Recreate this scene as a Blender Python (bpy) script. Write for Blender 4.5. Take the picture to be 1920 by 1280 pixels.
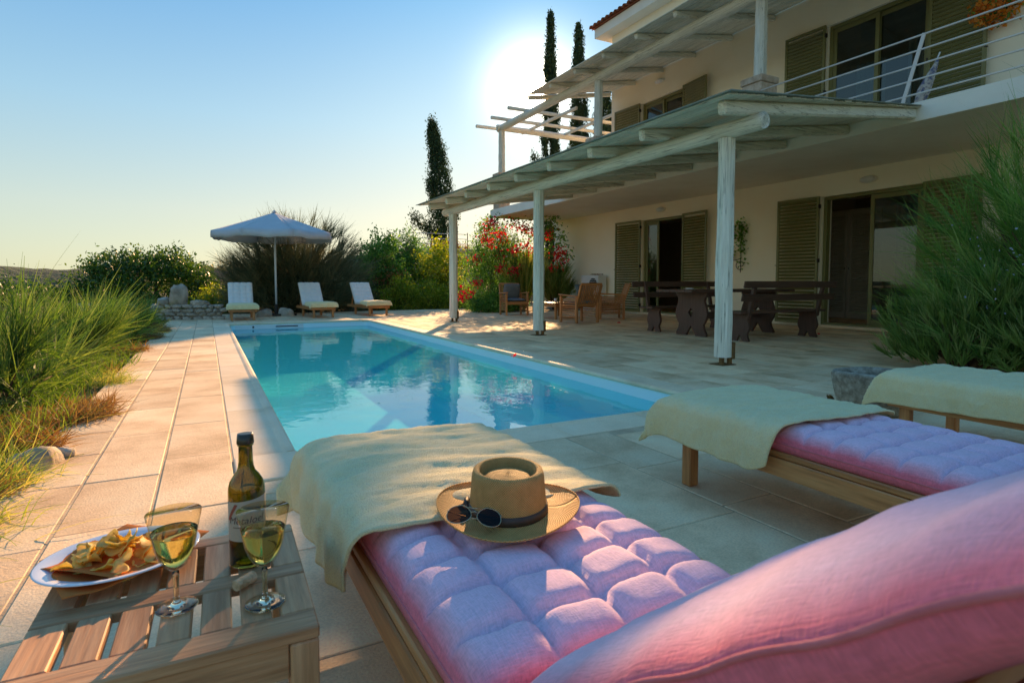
import bpy, bmesh, math, random
import numpy as np
from mathutils import Matrix, Vector, Quaternion

sc = bpy.context.scene
for o in list(bpy.data.objects):
    bpy.data.objects.remove(o)
R = math.radians
COL = sc.collection

# ------------------------------------------------------------------ camera
F_PX, CXP, CYP, CAM_H = 1085.0, 960.0, 590.0, 0.92
PITCH, YAW = R(3.218), R(27.80)
cam = bpy.data.cameras.new('camera')
cam.sensor_width = 36.0
cam.lens = F_PX * 36.0 / 1920.0
cam.shift_y = -(640.0 - CYP) / 1920.0
cam.clip_start, cam.clip_end = 0.02, 6000.0
cam.dof.use_dof = True
cam.dof.focus_distance = 2.8
cam.dof.aperture_fstop = 8.0
cam_o = bpy.data.objects.new('camera', cam)
COL.objects.link(cam_o)
cam_o.location = (0, 0, CAM_H)
cam_o.rotation_euler = (R(90) - PITCH, 0, -YAW)
sc.camera = cam_o

# ------------------------------------------------------------------ world, sun, exposure
SUN = Vector((0.476, 0.821, 0.311)).normalized()
SKY_POW = (0.34, 0.28, 0.24)        # softens the sky's range, channel by channel
SKY_MUL = (0.5816, 0.7713, 0.8895)
SUN_EL = math.asin(SUN.z)
SUN_AZ = math.atan2(SUN.x, SUN.y)
world = bpy.data.worlds.new('World')
sc.world = world
world.use_nodes = True
wn, wl = world.node_tree.nodes, world.node_tree.links
wn.clear()
sky = wn.new('ShaderNodeTexSky')
sky.sky_type = 'NISHITA'
sky.sun_disc = False
sky.sun_elevation = SUN_EL
sky.sun_rotation = SUN_AZ
sky.altitude = 50
sky.air_density = 1.0
sky.dust_density = 0.8
sky.ozone_density = 2.2
bg = wn.new('ShaderNodeBackground')
bg.inputs['Strength'].default_value = 0.15
# the sun's own disc and bright aureole, a fixed direction of the sky
tc = wn.new('ShaderNodeTexCoord')
nrm = wn.new('ShaderNodeVectorMath'); nrm.operation = 'NORMALIZE'
wl.new(tc.outputs['Generated'], nrm.inputs[0])
dot = wn.new('ShaderNodeVectorMath'); dot.operation = 'DOT_PRODUCT'
dot.inputs[1].default_value = SUN
wl.new(nrm.outputs[0], dot.inputs[0])
def wmath(op, a, b=None):
    n = wn.new('ShaderNodeMath'); n.operation = op
    for i, v in enumerate((a, b)):
        if v is None: continue
        if isinstance(v, (int, float)): n.inputs[i].default_value = v
        else: wl.new(v, n.inputs[i])
    return n.outputs[0]
sep = wn.new('ShaderNodeSeparateColor'); wl.new(sky.outputs[0], sep.inputs[0])
cmb = wn.new('ShaderNodeCombineColor')
for i in range(3):
    wl.new(wmath('MULTIPLY', wmath('POWER', sep.outputs[i], SKY_POW[i]), SKY_MUL[i]), cmb.inputs[i])
dmax = wmath('MAXIMUM', dot.outputs['Value'], 0.0)
SUN_GLOW = ((9000.0, 120.0), (2600.0, 16.0), (420.0, 2.4))
g = None
for p_, a_ in SUN_GLOW:
    t_ = wmath('MULTIPLY', wmath('POWER', dmax, p_), a_)
    g = t_ if g is None else wmath('ADD', g, t_)
gcol = wn.new('ShaderNodeVectorMath'); gcol.operation = 'SCALE'
gcol.inputs[0].default_value = (1.0, 0.86, 0.62)
wl.new(g, gcol.inputs['Scale'])
addc = wn.new('ShaderNodeVectorMath'); addc.operation = 'ADD'
# warm haze low over the horizon, clearer blue higher up, all the way round
sxyz = wn.new('ShaderNodeSeparateXYZ'); wl.new(nrm.outputs[0], sxyz.inputs[0])
elev_ramp = wn.new('ShaderNodeValToRGB'); er = elev_ramp.color_ramp.elements
er[0].position = 0.0; er[0].color = (1.06, .92, .62, 1)
er[1].position = .46; er[1].color = (.31, .62, .95, 1)
for p_, c_ in ((.11, (1.01, .92, .76, 1)), (.25, (.72, .86, .93, 1))):
    e_ = er.new(p_); e_.color = c_
wl.new(sxyz.outputs['Z'], elev_ramp.inputs[0])
emul = wn.new('ShaderNodeVectorMath'); emul.operation = 'MULTIPLY'
wl.new(cmb.outputs[0], emul.inputs[0]); wl.new(elev_ramp.outputs[0], emul.inputs[1])
wl.new(emul.outputs[0], addc.inputs[0]); wl.new(gcol.outputs[0], addc.inputs[1])
wl.new(addc.outputs[0], bg.inputs['Color'])
wo = wn.new('ShaderNodeOutputWorld')
wl.new(bg.outputs[0], wo.inputs['Surface'])

sun = bpy.data.lights.new('sun', 'SUN')
sun.energy = 2.2
sun.angle = R(0.6)
sun.color = (1.0, 0.60, 0.28)
sun_o = bpy.data.objects.new('sun', sun)
COL.objects.link(sun_o)
sun_o.location = (30, 50, 40)
sun_o.rotation_mode = 'QUATERNION'
sun_o.rotation_quaternion = SUN.to_track_quat('Z', 'Y')

vs = sc.view_settings
vs.view_transform = 'Standard'
vs.look = 'None'
vs.exposure = 2.10
vs.gamma = 1.0
vs.use_curve_mapping = False
cy = sc.cycles
cy.use_denoising = True
try:
    cy.denoiser = 'OPENIMAGEDENOISE'
except Exception:
    pass
cy.max_bounces = 16
cy.diffuse_bounces = 10
cy.transparent_max_bounces = 24
cy.transmission_bounces = 14
cy.sample_clamp_indirect = 6.0
cy.caustics_refractive = True
cy.caustics_reflective = False
cy.blur_glossy = 0.6

# ------------------------------------------------------------------ helpers
class MB:
    """collects shapes into one mesh"""
    def __init__(s):
        s.v, s.f = [], []
    def add(s, vs_, fs_, M=None):
        b = len(s.v)
        for p in vs_:
            s.v.append(tuple(M @ Vector(p)) if M is not None else tuple(p))
        for f_ in fs_:
            s.f.append([i + b for i in f_])
        return s
    def box(s, lo, hi, ch=0.0, M=None):
        x0, y0, z0 = lo; x1, y1, z1 = hi
        if ch <= 0:
            vs_ = [(x, y, z) for x in (x0, x1) for y in (y0, y1) for z in (z0, z1)]
            return s.add(vs_, [(0,1,3,2),(4,6,7,5),(0,4,5,1),(2,3,7,6),(0,2,6,4),(1,5,7,3)], M)
        ch = min(ch, .49*abs(x1-x0), .49*abs(y1-y0), .49*abs(z1-z0))
        vs_, idx = [], {}
        L, H = (x0, y0, z0), (x1, y1, z1)
        for c in range(8):
            sg = [(c >> k) & 1 for k in range(3)]
            for ax in range(3):
                p = []
                for k in range(3):
                    e = (H[k] if sg[k] else L[k])
                    p.append(e if k == ax else (e - ch if sg[k] else e + ch))
                idx[(c, ax)] = len(vs_); vs_.append(p)
        fs_ = []
        for ax in range(3):
            a, b = (ax+1) % 3, (ax+2) % 3
            for sd in (0, 1):
                q = [sd << ax | i << a | j << b for i, j in ((0,0),(1,0),(1,1),(0,1))]
                fs_.append([idx[(c, ax)] for c in (q if sd else q[::-1])])
        for ax in range(3):
            a, b = (ax+1) % 3, (ax+2) % 3
            for i in (0, 1):
                for j in (0, 1):
                    c0 = i << a | j << b; c1 = c0 | 1 << ax
                    q = [idx[(c0, a)], idx[(c1, a)], idx[(c1, b)], idx[(c0, b)]]
                    fs_.append(q if (i ^ j) else q[::-1])
        for c in range(8):
            q = [idx[(c, 0)], idx[(c, 1)], idx[(c, 2)]]
            fs_.append(q if bin(c).count('1') % 2 else q[::-1])
        return s.add(vs_, fs_, M)
    def bar(s, p0, p1, w, h, ch=0.0, up=(0, 0, 1)):
        """a box beam from p0 to p1: w sideways, h along up"""
        p0, p1, up = Vector(p0), Vector(p1), Vector(up)
        d = p1 - p0; L = d.length; d.normalize()
        side = d.cross(up)
        if side.length < 1e-5: side = d.cross(Vector((1, 0, 0)))
        side.normalize(); u = side.cross(d)
        M = Matrix(((d.x, side.x, u.x, p0.x), (d.y, side.y, u.y, p0.y), (d.z, side.z, u.z, p0.z), (0, 0, 0, 1)))
        return s.box((0, -w/2, -h/2), (L, w/2, h/2), ch, M)
    def tube(s, path, rad, n=8, caps=True):
        path = [Vector(p) for p in path]
        if not hasattr(rad, '__len__'): rad = [rad] * len(path)
        rings, prev = [], None
        for i, p in enumerate(path):
            d = (path[min(i+1, len(path)-1)] - path[max(i-1, 0)])
            d.normalize()
            if prev is None:
                ref = Vector((0, 0, 1)) if abs(d.z) < .9 else Vector((1, 0, 0))
                a = d.cross(ref).normalized()
            else:
                a = prev - d * prev.dot(d)
                a = a.normalized() if a.length > 1e-6 else d.orthogonal().normalized()
            prev = a; b = d.cross(a)
            rings.append([p + (a*math.cos(2*math.pi*k/n) + b*math.sin(2*math.pi*k/n))*rad[i] for k in range(n)])
        vs_ = [q for r_ in rings for q in r_]; fs_ = []
        for i in range(len(rings)-1):
            for k in range(n):
                k2 = (k+1) % n
                fs_.append((i*n+k, i*n+k2, (i+1)*n+k2, (i+1)*n+k))
        if caps:
            fs_.append(list(range(n))[::-1]); m_ = (len(rings)-1)*n
            fs_.append([m_+k for k in range(n)])
        return s.add(vs_, fs_)
    def lathe(s, prof, n=32, M=None, sx=1.0, sy=1.0):
        vs_, fs_ = [], []
        for (r_, z) in prof:
            for k in range(n):
                a = 2*math.pi*k/n
                vs_.append((r_*math.cos(a)*sx, r_*math.sin(a)*sy, z))
        for i in range(len(prof)-1):
            for k in range(n):
                k2 = (k+1) % n
                fs_.append((i*n+k, i*n+k2, (i+1)*n+k2, (i+1)*n+k))
        if prof[0][0] > 1e-6: fs_.append(list(range(n))[::-1])
        if prof[-1][0] > 1e-6: fs_.append([(len(prof)-1)*n+k for k in range(n)])
        return s.add(vs_, fs_, M)
    def prism(s, outline, z0, z1, M=None):
        n = len(outline)
        vs_ = [(x, y, z0) for x, y in outline] + [(x, y, z1) for x, y in outline]
        fs_ = [list(range(n))[::-1], [n+k for k in range(n)]]
        fs_ += [(k, (k+1) % n, n+(k+1) % n, n+k) for k in range(n)]
        return s.add(vs_, fs_, M)
    def grid(s, P, closed_u=False):
        """P: array (nu, nv, 3)"""
        nu, nv = len(P), len(P[0]); fs_ = []
        for i in range(nu if closed_u else nu-1):
            i2 = (i+1) % nu
            for j in range(nv-1):
                fs_.append((i*nv+j, i2*nv+j, i2*nv+j+1, i*nv+j+1))
        return s.add([tuple(p) for r_ in P for p in r_], fs_)
    def mesh(s, name, mat=None, smooth=False):
        me = bpy.data.meshes.new(name)
        me.from_pydata(s.v, [], s.f)
        if smooth:
            me.polygons.foreach_set('use_smooth', [True]*len(me.polygons))
        if mat is not None: me.materials.append(mat)
        me.update()
        return me
    def build(s, name, mat, parent=None, smooth=False, bevel=0.0, seg=2, auto=None):
        o = link(name, s.mesh(name, mat, smooth or auto is not None), parent)
        if bevel > 0:
            b = o.modifiers.new('bevel', 'BEVEL'); b.width = bevel; b.segments = seg; b.limit_method = 'ANGLE'; b.angle_limit = R(35)
        return o

def link(name, data, parent=None):
    o = bpy.data.objects.new(name, data)
    COL.objects.link(o)
    if parent is not None: o.parent = parent
    return o
def tag(o, label=None, cat=None, group=None, kind=None):
    if label: o['label'] = label
    if cat: o['category'] = cat
    if group: o['group'] = group
    if kind: o['kind'] = kind
    return o
def thing(name, label, cat, loc=(0, 0, 0), rz=0.0, group=None):
    o = link(name, None)
    o.empty_display_size = .1
    o.location = loc; o.rotation_euler = (0, 0, rz)
    return tag(o, label, cat, group)
def copy_tree(o, parent=None):
    c = o.copy(); COL.objects.link(c); c.parent = parent
    for ch in list(o.children): copy_tree(ch, c)
    return c
def sharp(o, ang=40):
    """smooth shading with sharp edges kept"""
    me = o.data
    me.polygons.foreach_set('use_smooth', [True]*len(me.polygons))
    try: me.set_sharp_from_angle(angle=R(ang))
    except Exception: pass
    return o
def np_mesh(name, V, Fq, mat, attr=None, smooth=False):
    """fast mesh from arrays; Fq (n,k) faces; attr: per-vertex float 'tint'"""
    V = np.asarray(V, dtype=np.float32); Fq = np.asarray(Fq, dtype=np.int32)
    n, k = Fq.shape
    me = bpy.data.meshes.new(name)
    me.vertices.add(len(V)); me.vertices.foreach_set('co', V.ravel())
    me.loops.add(n*k); me.loops.foreach_set('vertex_index', Fq.ravel())
    me.polygons.add(n); me.polygons.foreach_set('loop_start', np.arange(0, n*k, k, dtype=np.int32))
    try: me.polygons.foreach_set('loop_total', np.full(n, k, dtype=np.int32))
    except Exception: pass
    if smooth: me.polygons.foreach_set('use_smooth', np.ones(n, dtype=bool))
    if attr is not None:
        a = me.attributes.new('tint', 'FLOAT', 'POINT'); a.data.foreach_set('value', np.asarray(attr, dtype=np.float32))
    me.update(calc_edges=True); me.validate()
    if mat is not None: me.materials.append(mat)
    return me
def fbm(x, y, seed=0, octaves=4):
    """cheap smooth pseudo noise, numpy friendly, about -1..1"""
    rs = np.random.RandomState(seed); t = 0; a = 1.0; tot = 0
    for o_ in range(octaves):
        fx, fy, p1, p2 = rs.uniform(.7, 1.4), rs.uniform(.7, 1.4), rs.uniform(0, 6.28), rs.uniform(0, 6.28)
        k = 2.0**o_
        t = t + a*np.sin(x*fx*k + p1 + 1.3*np.sin(y*fy*k*.7 + p2))*np.cos(y*fy*k + p2 + 1.1*np.sin(x*fx*k*.6 + p1))
        tot += a; a *= .55
    return t/tot*1.6

# ------------------------------------------------------------------ materials
def newmat(name):
    m = bpy.data.materials.new(name); m.use_nodes = True
    nt = m.node_tree; n = nt.nodes
    return m, n, nt.links, n['Principled BSDF'], n['Material Output']
def rgb(c): return (c[0], c[1], c[2], 1.0)
def ramp(n, stops):
    r_ = n.new('ShaderNodeValToRGB'); e = r_.color_ramp.elements
    while len(e) > 1: e.remove(e[-1])
    e[0].position = stops[0][0]; e[0].color = rgb(stops[0][1])
    for p, c in stops[1:]:
        x = e.new(p); x.color = rgb(c)
    return r_
def pmat(name, c1, c2=None, c3=None, scale=6.0, stretch=(1, 1, 1), rough=.6, bump=0.0, bscale=60.0, rand=0.0, detail=8.0,
         spec=.5, metallic=0.0, sheen=0.0, contrast=(.3, .7), rrand=.0, bdist=.01, transl=0.0, fine=0.0):
    """surface with two-scale procedural colour, per-object variation and fine relief"""
    m, n, l, b, out = newmat(name)
    c2 = c2 or c1
    tcn = n.new('ShaderNodeTexCoord'); mp = n.new('ShaderNodeMapping'); mp.inputs['Scale'].default_value = stretch
    oi = n.new('ShaderNodeObjectInfo')
    off = n.new('ShaderNodeVectorMath'); off.operation = 'MULTIPLY_ADD'
    off.inputs[1].default_value = (0, 0, 0); 
    comb = n.new('ShaderNodeCombineXYZ')
    sc_ = n.new('ShaderNodeMath'); sc_.operation = 'MULTIPLY'; sc_.inputs[1].default_value = 37.0
    l.new(oi.outputs['Random'], sc_.inputs[0])
    for i in range(3): l.new(sc_.outputs[0], comb.inputs[i])
    av = n.new('ShaderNodeVectorMath'); av.operation = 'ADD'
    l.new(tcn.outputs['Object'], mp.inputs['Vector']); l.new(mp.outputs[0], av.inputs[0]); l.new(comb.outputs[0], av.inputs[1])
    nz = n.new('ShaderNodeTexNoise'); nz.inputs['Scale'].default_value = scale; nz.inputs['Detail'].default_value = detail
    nz.inputs['Roughness'].default_value = .62
    l.new(av.outputs[0], nz.inputs['Vector'])
    stops = [(contrast[0], c1), (contrast[1], c2)] if c3 is None else [(contrast[0], c1), (.5*(contrast[0]+contrast[1]), c2), (contrast[1], c3)]
    rp = ramp(n, stops); l.new(nz.outputs['Fac'], rp.inputs[0])
    col = rp.outputs[0]
    if rand > 0 or fine > 0:
        hv = n.new('ShaderNodeHueSaturation')
        mr = n.new('ShaderNodeMapRange'); mr.inputs['To Min'].default_value = 1-rand; mr.inputs['To Max'].default_value = 1+rand
        l.new(oi.outputs['Random'], mr.inputs['Value'])
        val = mr.outputs[0]
        if fine > 0:
            nf = n.new('ShaderNodeTexNoise'); nf.inputs['Scale'].default_value = bscale; nf.inputs['Detail'].default_value = 4
            l.new(av.outputs[0], nf.inputs['Vector'])
            mf = n.new('ShaderNodeMapRange'); mf.inputs['From Min'].default_value = .3; mf.inputs['From Max'].default_value = .7
            mf.inputs['To Min'].default_value = 1-fine; mf.inputs['To Max'].default_value = 1+fine
            l.new(nf.outputs['Fac'], mf.inputs['Value'])
            mm = n.new('ShaderNodeMath'); mm.operation = 'MULTIPLY'; l.new(val, mm.inputs[0]); l.new(mf.outputs[0], mm.inputs[1]); val = mm.outputs[0]
        l.new(val, hv.inputs['Value']); l.new(col, hv.inputs['Color'])
        col = hv.outputs[0]
    l.new(col, b.inputs['Base Color'])
    b.inputs['Roughness'].default_value = rough; b.inputs['Metallic'].default_value = metallic
    b.inputs['Specular IOR Level'].default_value = spec
    if sheen: b.inputs['Sheen Weight'].default_value = sheen; b.inputs['Sheen Roughness'].default_value = .5
    if bump > 0:
        nb = n.new('ShaderNodeTexNoise'); nb.inputs['Scale'].default_value = bscale; nb.inputs['Detail'].default_value = 6
        l.new(av.outputs[0], nb.inputs['Vector'])
        bp = n.new('ShaderNodeBump'); bp.inputs['Strength'].default_value = bump; bp.inputs['Distance'].default_value = bdist
        l.new(nb.outputs['Fac'], bp.inputs['Height']); l.new(bp.outputs[0], b.inputs['Normal'])
    if transl > 0:
        tr = n.new('ShaderNodeBsdfTranslucent'); l.new(col, tr.inputs['Color'])
        mx = n.new('ShaderNodeMixShader'); mx.inputs[0].default_value = transl
        l.new(b.outputs[0], mx.inputs[1]); l.new(tr.outputs[0], mx.inputs[2]); l.new(mx.outputs[0], out.inputs['Surface'])
    return m
def leafmat(name, dark, light, third=None, transl=.45, rough=.55):
    """leaf tissue: colour per leaf from the 'tint' attribute, lets light through"""
    m, n, l, b, out = newmat(name)
    at = n.new('ShaderNodeAttribute'); at.attribute_name = 'tint'
    st = [(0.0, dark), (1.0, light)] if third is None else [(0.0, dark), (.6, light), (1.0, third)]
    rp = ramp(n, st); l.new(at.outputs['Fac'], rp.inputs[0])
    l.new(rp.outputs[0], b.inputs['Base Color']); b.inputs['Roughness'].default_value = rough
    b.inputs['Specular IOR Level'].default_value = .35
    tr = n.new('ShaderNodeBsdfTranslucent')
    hv = n.new('ShaderNodeHueSaturation'); hv.inputs['Saturation'].default_value = 1.15; hv.inputs['Value'].default_value = 1.5
    l.new(rp.outputs[0], hv.inputs['Color']); l.new(hv.outputs[0], tr.inputs['Color'])
    mx = n.new('ShaderNodeMixShader'); mx.inputs[0].default_value = transl
    l.new(b.outputs[0], mx.inputs[1]); l.new(tr.outputs[0], mx.inputs[2]); l.new(mx.outputs[0], out.inputs['Surface'])
    return m
_wood = {}
def wood(kind, axis):
    """kind: weathered / teak / dark / paint, grain along axis 0,1,2"""
    key = (kind, axis)
    if key in _wood: return _wood[key]
    st = [9.0, 9.0, 9.0]; st[axis] = .55
    if kind == 'weathered':
        m = pmat('weathered_wood', (.30, .125, .045), (.52, .26, .115), (.65, .39, .20), scale=5, stretch=st, rough=.55, bump=.35, bscale=14, rand=.16, contrast=(.25, .75), bdist=.004, spec=.4, fine=.14)
    elif kind == 'teak':
        m = pmat('oiled_teak', (.28, .10, .03), (.52, .22, .07), (.66, .33, .12), scale=4, stretch=st, rough=.42, bump=.2, bscale=14, rand=.14, contrast=(.25, .75), bdist=.003, fine=.1)
    elif kind == 'dark':
        m = pmat('dark_stained_wood', (.07, .032, .020), (.14, .066, .040), scale=5, stretch=st, rough=.5, bump=.2, bscale=12, rand=.15, bdist=.004)
    else:
        m = pmat('whitewashed_timber', (.50, .47, .36), (.74, .70, .56), (.84, .80, .66), scale=3.2, stretch=st, rough=.7, bump=.5, bscale=9, rand=.08, contrast=(.22, .7), bdist=.006, fine=.1)
        n, l = m.node_tree.nodes, m.node_tree.links   # long drying cracks
        hvn = [x for x in n if x.bl_idname == 'ShaderNodeHueSaturation'][0]
        tcn = n.new('ShaderNodeTexCoord'); mp = n.new('ShaderNodeMapping')
        s2 = [22.0, 22.0, 22.0]; s2[axis] = .5; mp.inputs['Scale'].default_value = s2
        vz = n.new('ShaderNodeTexNoise'); vz.inputs['Scale'].default_value = 1.0; vz.inputs['Detail'].default_value = 3
        l.new(tcn.outputs['Object'], mp.inputs[0]); l.new(mp.outputs[0], vz.inputs['Vector'])
        r2 = ramp(n, [(.0, (1, 1, 1)), (.485, (1, 1, 1)), (.5, (.25, .22, .18)), (.515, (1, 1, 1))]); l.new(vz.outputs['Fac'], r2.inputs[0])
        mu = n.new('ShaderNodeMixRGB'); mu.blend_type = 'MULTIPLY'; mu.inputs[0].default_value = .8
        l.new(hvn.outputs[0], mu.inputs[1]); l.new(r2.outputs[0], mu.inputs[2]); l.new(mu.outputs[0], n['Principled BSDF'].inputs['Base Color'])
    _wood[key] = m
    return m
def glassy(name, tint, base_refl=.04, rough=0.0, ior=1.45, tmix=1.0):
    """thin clear pane: tinted see-through plus mirror reflection by angle"""
    m, n, l, b, out = newmat(name); n.remove(b)
    tr = n.new('ShaderNodeBsdfTransparent'); tr.inputs['Color'].default_value = rgb(tint)
    gl = n.new('ShaderNodeBsdfGlossy'); gl.inputs['Roughness'].default_value = rough
    lw_ = n.new('ShaderNodeLayerWeight'); lw_.inputs['Blend'].default_value = .5
    fr = n.new('ShaderNodeMath'); fr.operation = 'POWER'; fr.inputs[1].default_value = 4.5; l.new(lw_.outputs['Facing'], fr.inputs[0])
    mx = n.new('ShaderNodeMixShader')
    ad = n.new('ShaderNodeMath'); ad.operation = 'ADD'; ad.inputs[1].default_value = base_refl; ad.use_clamp = True
    l.new(fr.outputs[0], ad.inputs[0]); l.new(ad.outputs[0], mx.inputs[0])
    l.new(tr.outputs[0], mx.inputs[1]); l.new(gl.outputs[0], mx.inputs[2]); l.new(mx.outputs[0], out.inputs['Surface'])
    return m
def liquid(name, col, rough=0.0, ior=1.45):
    m, n, l, b, out = newmat(name)
    b.inputs['Base Color'].default_value = rgb(col); b.inputs['Roughness'].default_value = rough
    b.inputs['Transmission Weight'].default_value = 1.0; b.inputs['IOR'].default_value = ior
    return m

M_STONE = pmat('limestone_paving', (.54, .32, .15), (.86, .59, .33), (.95, .74, .46), scale=2.0, rough=.75, bump=.55, bscale=120, rand=.13, contrast=(.28, .72), bdist=.004, fine=.12)
M_COPING = pmat('limestone_coping', (.72, .52, .30), (.88, .67, .42), (.93, .75, .51), scale=2.2, rough=.6, bump=.25, bscale=90, rand=.07, contrast=(.28, .72), bdist=.003, fine=.06)
M_MORTAR = pmat('sandy_mortar', (.48, .32, .18), (.70, .50, .30), scale=9, rough=.9, bump=.6, bscale=90, bdist=.006)
M_STUCCO = pmat('cream_stucco', (.93, .82, .62), (.96, .88, .70), scale=.8, rough=.85, bump=.3, bscale=70, contrast=(.35, .65), bdist=.004)
M_WHITE = pmat('white_plaster', (.80, .74, .62), (.88, .83, .72), scale=1.5, rough=.8, bump=.2, bscale=50, bdist=.004)
M_OLIVE = pmat('olive_painted_metal', (.17, .165, .055), (.21, .20, .07), scale=3, rough=.42, rand=.05)
M_DARKIRON = pmat('dark_iron', (.02, .018, .016), (.05, .04, .03), scale=12, rough=.5, metallic=.3)
M_RUST = pmat('rusty_iron', (.10, .045, .015), (.25, .13, .03), scale=25, rough=.8, bump=.3, bscale=80)
M_LINER = pmat('pool_liner', (.74, .91, .93), (.78, .94, .95), scale=1.2, rough=.5)
M_PLASTIC = pmat('white_plastic', (.72, .72, .69), (.80, .80, .77), scale=4, rough=.4)
M_PANE = glassy('window_pane', (.55, .60, .55), .08)
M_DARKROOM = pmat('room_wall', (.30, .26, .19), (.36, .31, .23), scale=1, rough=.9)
M_SOIL = pmat('dry_soil', (.16, .10, .05), (.30, .21, .12), scale=5, rough=.95, bump=.8, bscale=30, bdist=.02)
M_TILE = pmat('terracotta_tile', (.28, .075, .03), (.45, .15, .06), scale=9, rough=.8, bump=.4, bscale=40, rand=.2, bdist=.004)
M_TERRACOTTA = pmat('terracotta_pot', (.36, .11, .045), (.48, .17, .07), scale=9, rough=.75, rand=.1)
M_ROCK = pmat('grey_limestone', (.26, .20, .14), (.46, .37, .27), (.62, .53, .42), scale=5, rough=.9, bump=.8, bscale=22, rand=.18, bdist=.02)
M_POTSTONE = pmat('rough_basalt', (.15, .12, .08), (.30, .25, .18), (.46, .40, .31), scale=26, rough=.9, bump=.9, bscale=60, bdist=.008)
# ================================================================== SETTING
# pool rectangle and terrace
PX0, PX1, PY0, PY1 = .39, 3.46, 3.15, 14.15
CW = .29                       # coping width
TX0, TX1, TY0, TY1 = -.83, 11.2, -2.6, 18.6
WATER_Z = -.13

def hgt(x, y):
    """height of the land"""
    h = -.05*np.ones_like(x)
    # the land falls away to the left of the garden
    d = np.clip(-x - 1.6, 0, None)
    h = h - .10*np.clip(d, 0, 6) - .16*np.clip(d-6, 0, 70) 
    h = h - np.clip(y-24, 0, None)*.06*np.clip((7-x)/8, 0, 1)*np.clip((90-y)/66, 0, 1)
    # an upper terrace behind the far hedge, right of the pool axis
    s = np.clip((y-25.3)/.5, 0, 1)*np.clip((x-6.8)/1.0, 0, 1)
    h = h + s*2.35 + s*np.clip(y-26, 0, 30)*.012
    h = np.maximum(h, -14 - .012*np.clip(np.hypot(x, y)-150, 0, None))
    far = np.clip((np.hypot(x, y)-40)/80, 0, 1)
    return h + far*1.2*fbm(x/23, y/23, 5) + np.clip((np.hypot(x-5, y-8)-14)/20, 0, 1)*.25*fbm(x/4, y/4, 9)

def gradlines(lo, hi, a, b, step):
    mid = list(np.arange(a, b+1e-6, step)); out = list(mid)
    s, v = step, a
    while v > lo: s *= 1.22; v -= s; out.insert(0, v)
    s, v = step, b
    while v < hi: s *= 1.22; v += s; out.append(v)
    return np.array(out)
gx = np.unique(np.concatenate([gradlines(-2600, 2600, -8, 20, .8), [TX0+.25, TX1-.2]]))
gy = np.unique(np.concatenate([gradlines(-300, 3000, -4, 32, .8), [TY0+.2, TY1-.25]]))
GX, GY = np.meshgrid(gx, gy, indexing='ij')
GZ = hgt(GX, GY)
ix = np.arange(GX.size).reshape(GX.shape)
q = np.stack([ix[:-1, :-1], ix[1:, :-1], ix[1:, 1:], ix[:-1, 1:]], -1).reshape(-1, 4)
cxm = (.5*(GX[:-1, :-1]+GX[1:, 1:])).ravel(); cym = (.5*(GY[:-1, :-1]+GY[1:, 1:])).ravel()
inside = (cxm > TX0+.25) & (cxm < TX1-.2) & (cym > TY0+.2) & (cym < TY1-.25)
M_GROUND = pmat('dry_grassland', (.10, .085, .03), (.20, .155, .06), (.30, .24, .11), scale=.5, rough=.95, bump=.7, bscale=9, bdist=.05, fine=.25)
ground = link('ground', np_mesh('ground', np.stack([GX.ravel(), GY.ravel(), GZ.ravel()], -1), q[~inside], M_GROUND, smooth=True))
tag(ground, kind='structure')

# wooded hills on the skyline to the left
M_HILL = pmat('wooded_hill', (.020, .036, .020), (.045, .070, .032), (.08, .09, .045), scale=.03, rough=.95, bump=1.0, bscale=.12, bdist=6, fine=.3)
def hill(az0, az1, dist, top, seed, depth):
    """a long ridge: azimuths in degrees from +Y towards +X"""
    na, nd = 90, 12
    A = np.radians(np.linspace(az0, az1, na)); P_ = np.zeros((na, nd, 3))
    for j in range(nd):
        t = j/(nd-1); rr = dist + depth*(t-.5)
        env = math.sin(math.pi*min(1, t*1.0))**.8
        edge = np.clip(np.minimum(np.linspace(0, 1, na), 1-np.linspace(0, 1, na))*7, 0, 1)
        P_[:, j, 0] = rr*np.sin(A); P_[:, j, 1] = rr*np.cos(A)
        P_[:, j, 2] = -18 + env*(edge*(top+18) + edge*(.24*top*fbm(np.degrees(A)/5, np.full(na, t*2.), seed) + .05*top*fbm(np.degrees(A)*2.2, np.full(na, t*7.), seed+3)))
    mb = MB(); mb.grid(P_)
    o = mb.build('hill', M_HILL, smooth=True); tag(o, kind='structure')
hill(-40, 20, 900, 19, 3, 260)
hill(-60, -8, 520, 3.5, 11, 200)
hill(-2, 22, 1500, 33, 21, 320)
sea_m = pmat('sea', (.03, .07, .11), (.04, .09, .13), scale=.01, rough=.25)
sea = MB().box((-3000, 1600, -19), (2500, 3700, -18)).build('sea', sea_m); tag(sea, kind='structure')

# terrace: mortar bed with stone slabs laid on it
bed = MB()
for lo, hi in (((TX0, TY0), (PX0-CW+.02, TY1)), ((PX1+CW-.02, TY0), (TX1, TY1)), ((PX0-CW+.02, TY0), (PX1+CW-.02, PY0-CW+.02)), ((PX0-CW+.02, PY1+CW-.02), (PX1+CW-.02, TY1))):
    bed.box((lo[0], lo[1], -.20), (hi[0], hi[1], -.0035))
terrace = bed.build('terrace', M_MORTAR); tag(terrace, kind='structure')
rnd = random.Random(7)
slabs = []
def lay(x0, x1, y0, y1, lmin, lmax, gap=.006):
    y = y0 - rnd.uniform(0, .4)
    while y < y1:
        L = round(rnd.uniform(lmin, lmax)/.09)*.09
        a, b = max(y, y0), min(y+L, y1)
        if b-a > .12: slabs.append((x0, x1, a+gap/2, b-gap/2))
        y += L
for xa, xb in ((-.83, -.530), (-.519, -.224), (-.213, .091)):
    lay(xa, xb, TY0, TY1, .50, 1.0, .004)
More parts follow.
